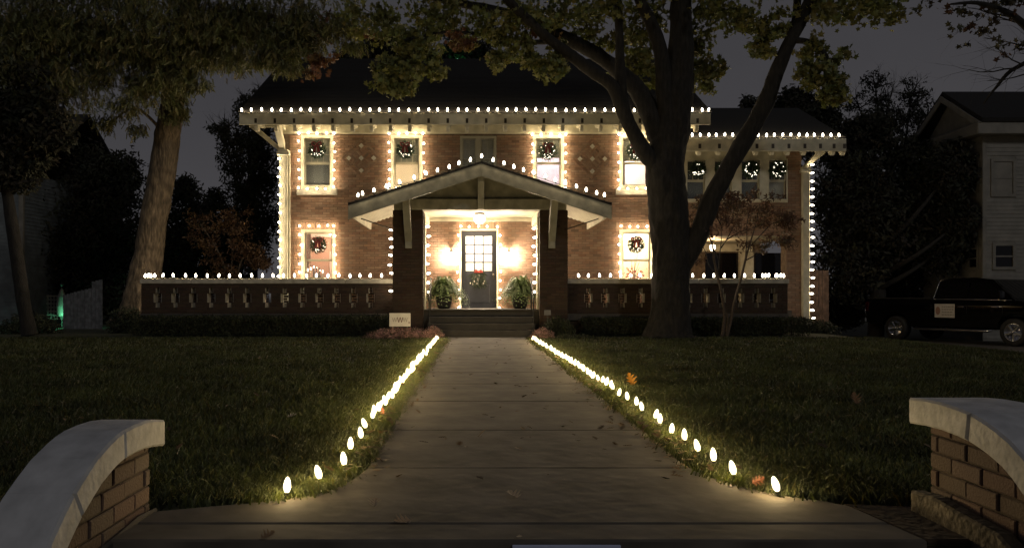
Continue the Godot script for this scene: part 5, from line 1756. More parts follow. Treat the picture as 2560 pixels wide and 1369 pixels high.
func porch_things() -> void:
	rng.seed = 111
	var d := 22.9
	var red := ["wreath with red bow on the upper window nearest the left corner post", "wreath with red bow over the cream shade of the upper window left of the gable", "wreath with red bow on the upper window right of the gable", "wreath half hidden by a limb of the big oak, upper window", "wreath with red bow on the lower window with the red door inside", "wreath with red bow on the blazing lower window beside the big oak"]
	var spots := [[793, 374, 21.5], [1013, 375, 21], [1369, 378, 22.5], [1588, 378, 22], [796, 612, 20], [1589, 611, 20]]
	for i in 6:
		wreath(red[i], at(spots[i][0], spots[i][1], 22.99), spots[i][2] * 0.01156, [17, 19, 26, 20, 15, 14][i], true, 200 + i)
	var wing_w := ["wreath of white lights on the first wing window right of the big oak trunk", "wreath of white lights crossed by the slanting right limb of the oak", "wreath of white lights on the wing window just right of the slanting limb", "wreath of white lights on the wing window nearest the outer corner post"]
	var wx := [1743, 1808, 1876, 1943]
	for i in 4:
		wreath(wing_w[i], at(wx[i], 424, 23.38), 0.235, 24, false, 220 + i)
	# swag on the door
	var o := thing("door_swag", "swag of dark greenery and ornaments with a red bow on the front door", "swag")
	o.position = at(1196, 692, 22.96)
	rng.seed = 230
	var m := Build.new()
	var blade := PackedVector3Array([Vector3(-0.016, 0, 0), Vector3(0.016, 0, 0), Vector3(0, 0.20, 0.0)])
	for i in 260:
		var p := Vector3(rng.randfn() * 0.07, rng.randf_range(-0.22, 0.16), 0.03 + rng.randf() * 0.05)
		p.x *= 1.4 - absf(p.y) * 2.0
		var dir := Vector3(p.x * 5 + rng.randfn() * 0.4, -1.0, 0.3 + rng.randfn() * 0.2)
		m.col = Color(0.025, 0.035, 0.02) * rng.randf_range(0.6, 1.6)
		m.stamp(blade, Transform3D(upright(dir), p))
	put("greenery", m, M.dark_leaf, o)
	m = Build.new()
	for i in 12:
		var p := Vector3(rng.randfn() * 0.09, rng.randf_range(-0.22, 0.10), 0.10)
		m.lathe([Vector2(0, -0.03), Vector2(0.018, -0.015), Vector2(0.02, 0.01), Vector2(0, 0.035)], 8, Transform3D(Basis(), p))
	put("ornament", m, mat(0.75, 0.68, 0.58, 0.15, 0.6), o)
	m = Build.new()
	for s in [-1.0, 1.0]:
		m.tube(PackedVector3Array([Vector3(0, 0.15, 0.10), Vector3(s * 0.08, 0.20, 0.10), Vector3(s * 0.12, 0.14, 0.10), Vector3(0, 0.13, 0.10)]), PackedFloat32Array([0.02, 0.028, 0.028, 0.02]), 6)
	m.cbox(Vector3(0, 0.145, 0.11), Vector3(0.06, 0.06, 0.05), 0.012)
	put("bow", m, mat(0.45, 0.06, 0.04, 0.5), o)
	# wall lanterns either side of the door
	for s in 2:
		var x := ax(1127 if s == 0 else 1273, 22.85)
		o = thing("wall_lantern", "blazing wall lantern left of the front door" if s == 0 else "blazing wall lantern right of the front door", "lantern", "lanterns beside the front door")
		o.position = Vector3(x, ay(640, 22.85), -22.985)
		m = Build.new()
		m.cbox(Vector3(0, 0.02, 0.012), Vector3(0.11, 0.20, 0.022), 0.006)
		m.tube(PackedVector3Array([Vector3(0, 0.08, 0.02), Vector3(0, 0.20, 0.06), Vector3(0, 0.20, 0.13), Vector3(0, 0.15, 0.14)]), PackedFloat32Array([0.012, 0.012, 0.012, 0.012]), 6)
		put("bracket", m, M.iron, o)
		m = Build.new()
		m.lathe([Vector2(0.0, 0.19), Vector2(0.045, 0.15), Vector2(0.085, 0.125), Vector2(0.0, 0.125)], 6, Transform3D(Basis(), Vector3(0, 0, 0.14)), false)
		m.lathe([Vector2(0.0, -0.135), Vector2(0.05, -0.135), Vector2(0.055, -0.115), Vector2(0.0, -0.115)], 6, Transform3D(Basis(), Vector3(0, 0, 0.14)), false)
		put("cap", m, M.iron, o)
		m = Build.new()
		m.lathe([Vector2(0.0, -0.11), Vector2(0.05, -0.11), Vector2(0.075, 0.12), Vector2(0.0, 0.12)], 6, Transform3D(Basis(), Vector3(0, 0, 0.14)), false)
		var l := put("lamp_glass", m, M.lamp, o)
		omni(l, Vector3(0, 0, 0.14), 5.5, Color(1.0, 0.89, 0.76), 0.05)
	# ceiling lamps
	o = thing("porch_lamp", "round glowing lamp under the porch ceiling above the front door", "ceiling lamp")
	o.position = Vector3(ax(1199, 21.6), 3.262, -21.6)
	m = Build.new()
	m.lathe([Vector2(0.0, -0.30), Vector2(0.09, -0.285), Vector2(0.15, -0.22), Vector2(0.16, -0.15), Vector2(0.10, -0.06), Vector2(0.0, -0.05)], 16)
	var gl := put("globe", m, M.lamp, o)
	omni(gl, Vector3(0, -0.17, 0), 1.9, Color(1.0, 0.88, 0.74), 0.1)
	m = Build.new()
	m.lathe([Vector2(0.0, -0.05), Vector2(0.12, -0.045), Vector2(0.15, -0.001), Vector2(0, -0.001)], 14, Transform3D(), false)
	put("base", m, M.bronze, o)
	o = thing("porch_lamp", "small hanging lamp under the side wing porch ceiling behind the slim tree", "ceiling lamp")
	o.position = Vector3(ax(1782, 24.8), 2.765, -24.8)
	m = Build.new()
	m.lathe([Vector2(0.0, -0.36), Vector2(0.06, -0.33), Vector2(0.09, -0.25), Vector2(0.08, -0.17), Vector2(0.0, -0.14)], 12)
	gl = put("globe", m, M.lamp, o)
	omni(gl, Vector3(0, -0.25, 0), 1.1, Color(1.0, 0.82, 0.6), 0.06)
	m = Build.new()
	m.lathe([Vector2(0.0, -0.14), Vector2(0.03, -0.13), Vector2(0.02, -0.03), Vector2(0.07, -0.02), Vector2(0.07, -0.001), Vector2(0, -0.001)], 10, Transform3D(), false)
	put("base", m, M.bronze, o)
	# ferns in pots
	for s in 2:
		o = thing("potted_fern", "bushy fern in a dark pot left of the front door" if s == 0 else "bushy fern in a dark pot right of the front door", "plant", "ferns flanking the door")
		var fx := ax(1110 if s == 0 else 1300, 21.4)
		o.position = Vector3(fx, 0.666, -21.4)
		m = Build.new()
		m.lathe([Vector2(0.0, 0.0), Vector2(0.15, 0.0), Vector2(0.18, 0.05), Vector2(0.215, 0.20), Vector2(0.215, 0.29), Vector2(0.23, 0.30), Vector2(0.23, 0.33), Vector2(0.19, 0.33), Vector2(0.0, 0.30)], 20)
		put("pot", m, M.pot, o)
		m = Build.new()
		for i in 420:
			var a := rng.randf() * TAU
			var reach := rng.randf_range(0.22, 0.80)
			var high := rng.randf_range(0.26, 0.62) * (1.25 - reach * 0.8)
			var prev := Vector3(0, 0.30, 0)
			m.col = Color(0.075, 0.115, 0.042) * rng.randf_range(0.6, 1.6)
			for k in 6:
				var t := (k + 1) / 6.0
				var p := Vector3(cos(a) * reach * t, 0.30 + high * 2.6 * t * (1.0 - 0.62 * t) - 0.42 * t * t * t * reach * 1.6, sin(a) * reach * t)
				var dir := (p - prev).normalized()
				var sd := dir.cross(Vector3.UP).normalized()
				for q in [-1.0, 1.0]:
					for f in 2:
						var b0 := prev.lerp(p, f * 0.5)
						var tip: Vector3 = b0 + sd * q * 0.095 * (1.25 - t) + dir * 0.03 - Vector3(0, 0.014, 0)
						m.tri(b0, b0 + dir * 0.034, tip, Vector3.UP, Vector3.UP, Vector3.UP)
				prev = p
		put("fronds", m, M.leaf, o).set_meta("kind", "stuff")
	# handrails
	for s in 2:
		o = thing("handrail", "thin black iron handrail on the left of the porch steps" if s == 0 else "thin black iron handrail on the right of the porch steps", "handrail", "handrails of the porch steps")
		var x := -1.12 if s == 0 else 1.44
		o.position = Vector3(x, 0.0, -19.8)
		m = Build.new()
		m.tube(PackedVector3Array([Vector3(0, 1.44, -0.62), Vector3(0, 1.46, -0.45), Vector3(0, 0.98, 0.28), Vector3(0, 0.93, 0.36), Vector3(0, 0.86, 0.37)]), PackedFloat32Array([0.02, 0.02, 0.02, 0.02, 0.014]), 8)
		put("rail", m, M.iron, o)
		for q in [[-0.45, 0.66, 1.46], [0.26, 0.10, 0.99]]:
			m = Build.new()
			m.tube(PackedVector3Array([Vector3(0, q[1] + (0.05 if q[0] > 0 else 0.0), q[0]), Vector3(0, q[2], q[0])]), PackedFloat32Array([0.016, 0.016]), 8)
			put("post", m, M.iron, o)
	# things in the lower windows
	o = thing("candle_arch", "cluster of bright candle bulbs and figures inside the lower window left of the porch", "candle lamp")
	o.position = Vector3(ax(783, 23.25), ay(722, 23) + 0.32, -23.30)
	m = bx(Vector3(-0.30, -0.20, -0.06), Vector3(0.30, 0.03, 0.06), 0.006)
	put("base", m, mat(0.5, 0.4, 0.2, 0.4), o)
	m = Build.new()
	for i in 7:
		var x := -0.26 + i * 0.087
		m.lathe([Vector2(0.0, 0.17), Vector2(0.016, 0.19), Vector2(0.02, 0.22), Vector2(0.0, 0.27)], 8, Transform3D(Basis(), Vector3(x, 0.04 * (3 - absi(i - 3)) - 0.02, 0)))
	var cl := put("bulbs", m, M.lamp, o)
	omni(cl, Vector3(0.0, 0.27, 0.0), 0.22, WARM, 0.03)
	m = Build.new()
	for i in 7:
		var x := -0.26 + i * 0.087
		m.span(Vector3(x - 0.012, 0.03, -0.012), Vector3(x + 0.012, 0.155 + 0.04 * (3 - absi(i - 3)), 0.012))
	put("candles", m, mat(0.8, 0.75, 0.6, 0.5), o)
	m = Build.new()
	for i in 3:
		m.lathe([Vector2(0, 0), Vector2(0.04, 0.0), Vector2(0.03, 0.14), Vector2(0.015, 0.2), Vector2(0.028, 0.25), Vector2(0, 0.29)], 8, Transform3D(Basis(), Vector3(0.02 + 0.08 * i, 0.02, 0.09)))
	put("figures", m, mat(0.12, 0.05, 0.03, 0.6), o)
	o = thing("red_flowers", "tall vase of red flowers inside the blazing lower window", "flowers")
	o.position = Vector3(ax(1586, 23.5), ay(722, 23) + 0.02, -23.55)
	m = Build.new()
	m.lathe([Vector2(0, 0), Vector2(0.07, 0), Vector2(0.10, 0.10), Vector2(0.05, 0.26), Vector2(0.065, 0.32), Vector2(0, 0.31)], 14)
	put("vase", m, mat(0.35, 0.12, 0.06, 0.3), o)
	m = Build.new()
	for i in 9:
		var tip: Vector3 = Vector3(rng.randfn() * 0.13, 0.55 + rng.randf() * 0.55, rng.randfn() * 0.06)
		m.tube(PackedVector3Array([Vector3(0, 0.28, 0), tip * Vector3(0.3, 0.6, 0.3), tip]), PackedFloat32Array([0.008, 0.008, 0.006]), 5)
	put("stems", m, mat(0.10, 0.05, 0.02, 0.7), o)
	m = Build.new()
	var petal := lobed_leaf()
	for i in 60:
		m.col = Color(0.34, 0.05, 0.03) * rng.randf_range(0.6, 1.3)
		m.stamp(petal, Transform3D(Basis.from_euler(Vector3(rng.randfn(), rng.randfn(), rng.randfn())).scaled(Vector3.ONE * 0.09), Vector3(rng.randfn() * 0.15, 0.42 + rng.randfn() * 0.10, rng.randfn() * 0.08)))
	put("petals", m, M.leaf, o)


# ---------------------------------------------------------------- garden

func bush(called: String, label: String, category: String, c: Vector3, half: Vector3, n: int, size: float, tones: Array, group := "", boxy := false) -> Node3D:
	var o := thing(called, label, category, group)
	o.position = c
	var m := Build.new()
	var shape := spray_leaf(5)
	for i in n:
		var p := Vector3(rng.randf_range(-1, 1), rng.randf_range(-1, 1), rng.randf_range(-1, 1))
		if boxy:
			var k := rng.randi() % 3
			if k < 2: p[[1, 2][k]] = rng.randf_range(0.80, 1.06)
		else:
			p = Vector3(rng.randfn(), absf(rng.randfn()), rng.randfn()).normalized() * pow(rng.randf(), 0.35)
		p = p * half * Vector3(1, 1, 1)
		m.col = (tones[rng.randi() % tones.size()] as Color) * rng.randf_range(0.6, 1.4)
		m.stamp(shape, Transform3D(Basis.from_euler(Vector3(rng.randfn(), rng.randf() * TAU, rng.randfn())).scaled(Vector3.ONE * size * rng.randf_range(0.7, 1.3)), p))
	put("leaves", m, M.dark_leaf, o).set_meta("kind", "stuff")
	m = Build.new()
	var count := maxi(3, int(half.x * 3))
	for i in count:
		var x := half.x * (2.0 * (i + 0.5) / count - 1.0)
		var low := -half.y if boxy else 0.0
		m.tube(PackedVector3Array([Vector3(x, low, 0), Vector3(x * 0.97 + rng.randfn() * 0.03, half.y * 0.6, rng.randfn() * 0.06)]), PackedFloat32Array([0.018, 0.008]), 5)
	put("stems", m, M.dark_twig, o)
	return o

func garden() -> void:
	rng.seed = 121
	var hedge := [Color(0.024, 0.032, 0.014), Color(0.018, 0.024, 0.012), Color(0.03, 0.034, 0.016)]
	bush("hedge", "low dark hedge along the foot of the left terrace wall", "hedge", Vector3(-5.45, 0.22, -20.35), Vector3(3.25, 0.24, 0.28), 5200, 0.12, hedge, "hedges below the terrace walls", true)
	bush("hedge", "low dark hedge behind the big oak along the right terrace wall", "hedge", Vector3(5.6, 0.20, -20.40), Vector3(2.9, 0.22, 0.22), 4200, 0.12, hedge, "hedges below the terrace walls", true)
	bush("shrub", "dark rounded shrub at the foot of the right porch pier", "shrub", Vector3(2.02, -0.02, -19.3), Vector3(0.42, 0.52, 0.35), 700, 0.13, hedge)
	bush("shrub", "dark loose shrub at the foot of the outer corner post of the side wing", "shrub", Vector3(9.6, -0.05, -22.5), Vector3(0.7, 0.42, 0.4), 700, 0.15, hedge)
	bush("shrub", "dark shrub by the trunk of the pale-barked leaning tree", "shrub", Vector3(-9.7, -0.02, -22.2), Vector3(0.55, 0.75, 0.45), 700, 0.16, hedge)
	bush("shrub", "dark shrub below the blue-grey house at the left edge", "shrub", Vector3(-12.2, -0.05, -21.8), Vector3(0.9, 0.6, 0.5), 800, 0.16, hedge)
	var pink := [Color(0.34, 0.19, 0.19), Color(0.24, 0.13, 0.135), Color(0.06, 0.07, 0.03), Color(0.40, 0.24, 0.23), Color(0.09, 0.06, 0.045)]
	bush("flower_bed", "bed of small pink flowers below the lettered sign", "flower bed", Vector3(-1.72, -0.02, -18.95), Vector3(0.95, 0.27, 0.45), 2600, 0.075, pink, "", false)
	bush("flower_bed", "small clump of pink flowers left of the foot of the porch steps", "flower bed", Vector3(-0.98, -0.02, -18.7), Vector3(0.26, 0.30, 0.3), 800, 0.075, pink)
	bush("flower_bed", "sparse low flowers right of the foot of the porch steps", "flower bed", Vector3(1.60, -0.02, -18.7), Vector3(0.30, 0.27, 0.3), 700, 0.075, pink)
	bush("flower_bed", "thin ground plants before the shrub at the right porch pier", "flower bed", Vector3(2.25, -0.02, -18.7), Vector3(0.60, 0.12, 0.3), 600, 0.08, hedge)
	# the lettered sign
	var o := thing("yard_sign", "white yard sign with three letters W standing in the pink flowers", "sign")
	var d := 18.75
	var c := at(999.5, 799, d)
	o.position = Vector3(c.x, 0, -d)
	var w := 0.50
	put("board", bx(Vector3(-w / 2, c.y - 0.158, -0.005), Vector3(w / 2, c.y + 0.158, 0.004), 0.002), M.white_sign, o)
	var font := SystemFont.new()
	font.font_names = PackedStringArray(["Droid Sans"])
	var letters := ["W", "W", "W", "."]
	var hues := [mat(0.33, 0.30, 0.27, 0.6), mat(0.09, 0.014, 0.014, 0.6), mat(0.33, 0.30, 0.27, 0.6), mat(0.10, 0.02, 0.02, 0.6)]
	var place := [-0.125, 0.005, 0.125, 0.212]
	for i in 4:
		var tm := TextMesh.new()
		tm.font = font
		tm.text = letters[i]
		tm.font_size = 24
		tm.pixel_size = 0.0070 if i == 1 else 0.0056
		if i == 3: tm.pixel_size = 0.009
		tm.depth = 0.004
		var l := lay("letter", tm, hues[i], o)
		l.position = Vector3(place[i], c.y - (0.0 if i != 3 else 0.0), 0.0065)
	var m := Build.new()
	for x in [-0.17, 0.17]:
		m.tube(PackedVector3Array([Vector3(x, -0.1, -0.010), Vector3(x, c.y + 0.10, -0.010)]), PackedFloat32Array([0.005, 0.005]), 5)
	put("stake", m, M.pale_wire, o)
	# small plaque by the right pier
	o = thing("plaque", "small dim notice plaque on a stake before the right porch pier", "sign")
	c = at(1369, 781, 19.6)
	o.position = Vector3(c.x, 0, -19.6)
	put("board", bx(Vector3(-0.085, c.y - 0.065, -0.006), Vector3(0.085, c.y + 0.065, 0.006), 0.003), mat(0.10, 0.10, 0.11, 0.5), o)
	put("stake", bx(Vector3(-0.012, -0.1, -0.025), Vector3(0.012, c.y + 0.03, -0.008)), M.iron, o)
	# single fallen leaves that can be told apart
	rng.seed = 131
	var leaf := oak_leaf()
	var singles := [
		["orange lobed leaf standing in the grass right of the walk", 1578, 952, 0.14, Color(0.42, 0.20, 0.03), 1],
		["rust-brown leaf propped in the grass beside the nearest right path bulb", 1892, 1202, 0.06, Color(0.13, 0.045, 0.02), 1],
		["reddish leaf in the grass just left of the walk under the bulbs", 960, 1028, 0.08, Color(0.26, 0.07, 0.03), 1],
		["pale curled leaf lying on the middle of the near paving slab", 1286, 1240, 0.085, Color(0.40, 0.34, 0.26), 0],
		["curled pale leaf on the walk toward its flared left side", 936, 1260, 0.075, Color(0.33, 0.28, 0.21), 0],
		["dark curled leaf at the cross joint nearest the street", 1010, 1303, 0.075, Color(0.24, 0.19, 0.14), 0],
		["brown leaf crumpled near the street end of the walk by the left wall", 665, 1340, 0.06, Color(0.16, 0.11, 0.07), 0],
		["tiny pale scrap of leaf near the middle of the street end of the walk", 1300, 1340, 0.02, Color(0.45, 0.4, 0.32), 0],
		["brown leaf lying in dark grass in front of the right curved wall", 2140, 1000, 0.11, Color(0.12, 0.075, 0.045), 1],
		["pale leaf in the dark grass well left of the left path bulbs", 727, 1040, 0.07, Color(0.40, 0.38, 0.33), 0]]
	for q in singles:
		var lift := 0.02 if q[5] == 0 else 0.06
		var dd: float = (EYE - lift) * F / (q[2] - PY)
		var b := Build.new()
		var turn := Basis.from_euler(Vector3(-1.25 + rng.randfn() * 0.2 if q[5] == 0 else -0.35 + rng.randfn() * 0.2, rng.randfn() * 0.6, rng.randfn()))
		var fold := PackedVector3Array()
		for p in leaf: fold.append(p + Vector3(0, 0, 0.9 * p.x * p.x + 0.5 * p.y * p.y))
		b.col = q[4]
		b.stamp(fold, Transform3D(turn.scaled(Vector3.ONE * q[3] * 1.25), Vector3.ZERO))
		var lf := put("fallen_leaf", b, M.dry_leaf)
		lf.position = Vector3(ax(q[1], dd), lift if q[5] else 0.018, -dd)
		tag(lf, q[0], "leaf", "fallen leaves that stand out")
	var s := Build.new()
	for i in 900:
		var t := rng.randf()
		var dd := 4.2 * pow(19.0 / 4.2, t)
		var x := 0.0
		var lift := 0.010
		if i % 5 < 2: x = edge(dd, RIGHT_EDGE) + rng.randfn() * 0.10
		elif i % 5 < 3: x = edge(dd, LEFT_EDGE) + rng.randfn() * 0.08
		elif i % 5 == 3 and i % 3 == 0: x = rng.randf_range(-0.6, 1.2)
		else:
			x = rng.randf_range(-7.0, 9.0)
			lift = 0.045
		if x < -0.6 or x > 1.2: lift = 0.042
		s.col = [Color(0.06, 0.038, 0.02), Color(0.10, 0.06, 0.03), Color(0.05, 0.032, 0.02), Color(0.18, 0.135, 0.09)][rng.randi() % 4]
		s.stamp(leaf, Transform3D(Basis.from_euler(Vector3(-PI / 2 + rng.randfn() * 0.3, rng.randf() * TAU, 0)).scaled(Vector3.ONE * rng.randf_range(0.03, 0.085)), Vector3(x, lift, -dd)))
	tag(put("leaf_litter", s, M.dry_leaf), "scattered small brown leaves along the edges of the walk and lawn", "leaf litter", "", "stuff")


# ---------------------------------------------------------------- the pickup

func truck() -> void:
	var o := thing("pickup_truck", "glossy black crew-cab pickup truck parked on the driveway at the right", "pickup truck")
	var rear := Vector3(15.05, 0, -27.2)
	var front := Vector3(16.67, 0, -23.7)
	var mid := (rear + front) / 2
	o.position = Vector3(mid.x, -0.464, mid.z)
	var dir := (front - rear).normalized()
	o.basis = Basis(dir, Vector3.UP, dir.cross(Vector3.UP))
	# local x forward, y up; the side that faces the house is -z
	var wb := 1.92
	var arch := func(cx: float) -> Array:
		var out := []
		for i in 9:
			var a := PI * i / 8.0
			out.append(Vector2(cx + 0.50 * cos(a), 0.50 + 0.46 * sin(a)))
		return out
	var prof := [Vector2(3.0, 0.55), Vector2(3.05, 0.95), Vector2(2.9, 1.22), Vector2(1.90, 1.34), Vector2(-0.60, 1.36), Vector2(-0.66, 1.36), Vector2(-3.02, 1.40), Vector2(-3.06, 1.36), Vector2(-3.06, 0.70), Vector2(-2.95, 0.52)]
	var poly := PackedVector2Array(prof)
	for p in [Vector2(-2.42, 0.50)]: poly.append(p)
	var a1: Array = arch.call(-wb)
	for i in range(a1.size() - 1, -1, -1): poly.append(a1[i])
	poly.append(Vector2(-1.30, 0.46))
	poly.append(Vector2(1.36, 0.46))
	var a2: Array = arch.call(wb)
	for i in range(a2.size() - 1, -1, -1): poly.append(a2[i])
	var m := Build.new()
	# sides that swell to the belt line and fall in above and below it
	var levels := [[0.40, 0.90], [0.62, 0.945], [0.90, 0.985], [1.06, 1.0], [1.16, 0.995], [1.26, 0.97], [1.34, 0.935], [1.45, 0.88]]
	var wide := func(y: float) -> float:
		for i in levels.size() - 1:
			if y <= levels[i + 1][0]:
				return lerpf(levels[i][1], levels[i + 1][1], clampf((y - levels[i][0]) / (levels[i + 1][0] - levels[i][0]), 0.0, 1.0))
		return levels[-1][1]
	for i in levels.size() - 1:
		for piece in rect_clip(poly, Rect2(-4, levels[i][0], 8, levels[i + 1][0] - levels[i][0])):
			var idx := Geometry2D.triangulate_polygon(piece)
			for s in [-1.0, 1.0]:
				for k in range(0, idx.size(), 3):
					var p := []
					var nn := []
					for q in 3:
						var w: Vector2 = piece[idx[k + q]]
						p.append(Vector3(w.x, w.y, s * wide.call(w.y)))
						nn.append(Vector3(0, (wide.call(w.y - 0.04) - wide.call(w.y + 0.04)) / 0.08, s).normalized())
					m.tri(p[0], p[1], p[2], nn[0], nn[1], nn[2])
	if Geometry2D.is_polygon_clockwise(poly): poly.reverse()
	for i in poly.size():
		var a := poly[i]
		var b := poly[(i + 1) % poly.size()]
		var wa: float = wide.call(a.y)
		var wb2: float = wide.call(b.y)
		m.face(PackedVector3Array([Vector3(a.x, a.y, -wa), Vector3(b.x, b.y, -wb2), Vector3(b.x, b.y, wb2), Vector3(a.x, a.y, wa)]), Vector3(b.y - a.y, a.x - b.x, 0))
	put("body", m, M.paint, o)
	# bed well and rails
	m = bx(Vector3(-3.0, 1.385, -0.94), Vector3(-0.70, 1.43, -0.86), 0.015)
	m.cbox(Vector3(-1.85, 1.407, 0.90), Vector3(2.30, 0.045, 0.08), 0.015)
	m.cbox(Vector3(-3.03, 1.39, 0), Vector3(0.06, 0.05, 1.8), 0.015)
	put("bed_rail", m, M.rubber, o)
	# cab
	m = Build.new()
	var low := [Vector2(1.95, 1.34), Vector2(-0.62, 1.36)]
	var top := [Vector2(1.20, 1.98), Vector2(0.6, 2.05), Vector2(-0.20, 2.04), Vector2(-0.48, 1.97)]
	var pts := [low[0], top[0], top[1], top[2], top[3], low[1]]
	var zs := [0.93, 0.75, 0.70, 0.70, 0.75, 0.93]
	for s in [-1.0, 1.0]:
		var p := PackedVector3Array()
		for i in 6: p.append(Vector3(pts[i].x, pts[i].y, s * zs[i]))
		m.face(p, Vector3(0, 0.2, s))
	for i in 5:
		m.face(PackedVector3Array([Vector3(pts[i].x, pts[i].y, -zs[i]), Vector3(pts[i + 1].x, pts[i + 1].y, -zs[i + 1]), Vector3(pts[i + 1].x, pts[i + 1].y, zs[i + 1]), Vector3(pts[i].x, pts[i].y, zs[i])]), Vector3(pts[i].x + pts[i + 1].x - 0.4, 1.0, 0))
	put("cab", m, M.paint, o)
	for s in [-1.0, 1.0]:
		for q in [[-0.52, -0.42, 0.50, 0.50], [0.58, 0.58, 1.14, 1.70]]:
			m = Build.new()
			var y0 := 1.40
			var y1 := 1.90
			var z0: float = 0.915
			var z1: float = 0.777
			m.face(PackedVector3Array([Vector3(q[0], y0, s * (z0 + 0.006)), Vector3(q[1], y1, s * (z1 + 0.006)), Vector3(q[2], y1, s * (z1 + 0.006)), Vector3(q[3], y0, s * (z0 + 0.006))]), Vector3(0, 0.2, s))
			put("side_window", m, M.dark_glass, o)
	m = Build.new()
	m.face(PackedVector3Array([Vector3(-0.618, 1.42, -0.82), Vector3(-0.505, 1.90, -0.70), Vector3(-0.505, 1.90, 0.70), Vector3(-0.618, 1.42, 0.82)]), Vector3(-1, 0.2, 0))
	put("rear_window", m, M.dark_glass, o)
	m = Build.new()
	m.face(PackedVector3Array([Vector3(1.895, 1.395, -0.86), Vector3(1.255, 1.945, -0.68), Vector3(1.255, 1.945, 0.68), Vector3(1.895, 1.395, 0.86)]), Vector3(1, 1, 0))
	put("windscreen", m, M.dark_glass, o)
	# wheels
	for q in [[-wb, -1.0], [wb, -1.0], [-wb, 1.0], [wb, 1.0]]:
		var wheel := group_part("wheel", o)
		wheel.transform = Transform3D(Basis(Vector3(1, 0, 0), Vector3(0, 0, q[1]), Vector3(0, -q[1], 0)), Vector3(q[0], 0.41, q[1] * 0.74))
		m = Build.new()
		m.lathe([Vector2(0.25, 0.255), Vector2(0.30, 0.272), Vector2(0.37, 0.265), Vector2(0.41, 0.22), Vector2(0.415, 0.10), Vector2(0.40, 0.0), Vector2(0.25, 0.0)], 32)
		put("tyre", m, M.rubber, wheel)
		m = Build.new()
		m.lathe([Vector2(0.0, 0.14), Vector2(0.22, 0.15), Vector2(0.245, 0.25), Vector2(0.262, 0.262), Vector2(0.262, 0.24)], 28)
		m.lathe([Vector2(0.0, 0.275), Vector2(0.05, 0.268), Vector2(0.065, 0.24), Vector2(0.065, 0.15)], 14)
		for k in 5:
			var a := TAU * k / 5.0 + 0.3
			m.cbox(Vector3(cos(a) * 0.145, 0.235, sin(a) * 0.145), Vector3(0.21, 0.045, 0.075), 0.016, Basis(Vector3.UP, -a))
		put("rim", m, M.chrome, wheel)
	# trim
	m = Build.new()
	m.tube(PackedVector3Array([Vector3(-1.25, 0.44, 1.0), Vector3(-1.15, 0.42, 1.07), Vector3(1.2, 0.42, 1.07), Vector3(1.3, 0.44, 1.0)]), PackedFloat32Array([0.035, 0.042, 0.042, 0.035]), 10)
	put("step_bar", m, M.chrome, o)
	for q in [[[-0.60, 1.375, 0.935], [0.6, 1.37, 0.94], [1.85, 1.355, 0.935]], [[-3.0, 1.415, 0.885], [-1.8, 1.415, 0.89], [-0.72, 1.40, 0.885]], [[-0.61, 1.37, 0.925], [-0.50, 1.93, 0.765], [-0.40, 2.01, 0.735]], [[-3.05, 1.36, 0.90], [-3.085, 1.0, 0.97], [-3.08, 0.78, 0.95]]]:
		m = Build.new()
		var p := PackedVector3Array()
		for k in q: p.append(Vector3(k[0], k[1], k[2]))
		m.tube(p, PackedFloat32Array([0.014, 0.018, 0.014]), 10)
		put("bright_moulding", m, M.chrome, o)
	m = bx(Vector3(-3.26, 0.56, -0.98), Vector3(-3.07, 0.76, 0.98), 0.04)
	put("bumper", m, M.chrome, o)
	put("tail_light", bx(Vector3(-3.075, 0.95, -1.004), Vector3(-2.93, 1.28, -0.86), 0.02), M.tail, o)
	put("tail_light", bx(Vector3(-3.075, 0.95, 0.86), Vector3(-2.93, 1.28, 1.004), 0.02), M.tail, o)
	for x in [0.26, 1.30]:
		put("door_handle", bx(Vector3(x, 1.13, 1.03), Vector3(x + 0.20, 1.17, 0.998), 0.01), M.chrome, o)
	for x in [-0.63, 0.54, 1.62]:
		put("door_seam", bx(Vector3(x - 0.006, 0.95, 1.003), Vector3(x + 0.006, 1.20, 0.985)), M.rubber, o)
	m = Build.new()
	m.cbox(Vector3(1.66, 1.50, 1.12), Vector3(0.12, 0.28, 0.20), 0.04)
	m.cbox(Vector3(1.68, 1.42, 0.98), Vector3(0.07, 0.06, 0.18), 0.015)
	put("mirror", m, M.paint, o)
	m = bx(Vector3(2.98, 0.58, -0.98), Vector3(3.16, 0.82, 0.98), 0.04)
	put("bumper", m, M.chrome, o)
	put("grille", bx(Vector3(3.02, 0.86, -0.55), Vector3(3.085, 1.16, 0.55), 0.02), M.chrome, o)
	for s in [-1.0, 1.0]:
		put("headlight", bx(Vector3(2.90, 0.92, s * 0.99), Vector3(3.07, 1.14, s * 0.60), 0.03), M.glass, o)
	# sign on the rear door
	var sign := put("magnetic_sign", bx(Vector3(-0.50, 0.80, 1.004), Vector3(0.16, 1.23, 1.010)), M.door_sign, o)
	m = Build.new()
	var oval := PackedVector2Array()
	for i in 20: oval.append(Vector2(-0.39 + 0.08 * cos(TAU * i / 20), 1.015 + 0.13 * sin(TAU * i / 20)))
	m.prism(oval, Transform3D(), 1.0105, 1.013)
	put("emblem", m, mat(0.24, 0.13, 0.10, 0.6), sign)
	rng.seed = 141
	for k in 4:
		m = Build.new()
		var x := -0.26
		while x < 0.10:
			var w := rng.randf_range(0.03, 0.08)
			m.span(Vector3(x, 1.12 - k * 0.083, 1.0105), Vector3(minf(x + w, 0.13), 1.155 - k * 0.083, 1.013))
			x += w + 0.02
		put("text_line", m, M.ink, sign)


# ---------------------------------------------------------------- grass

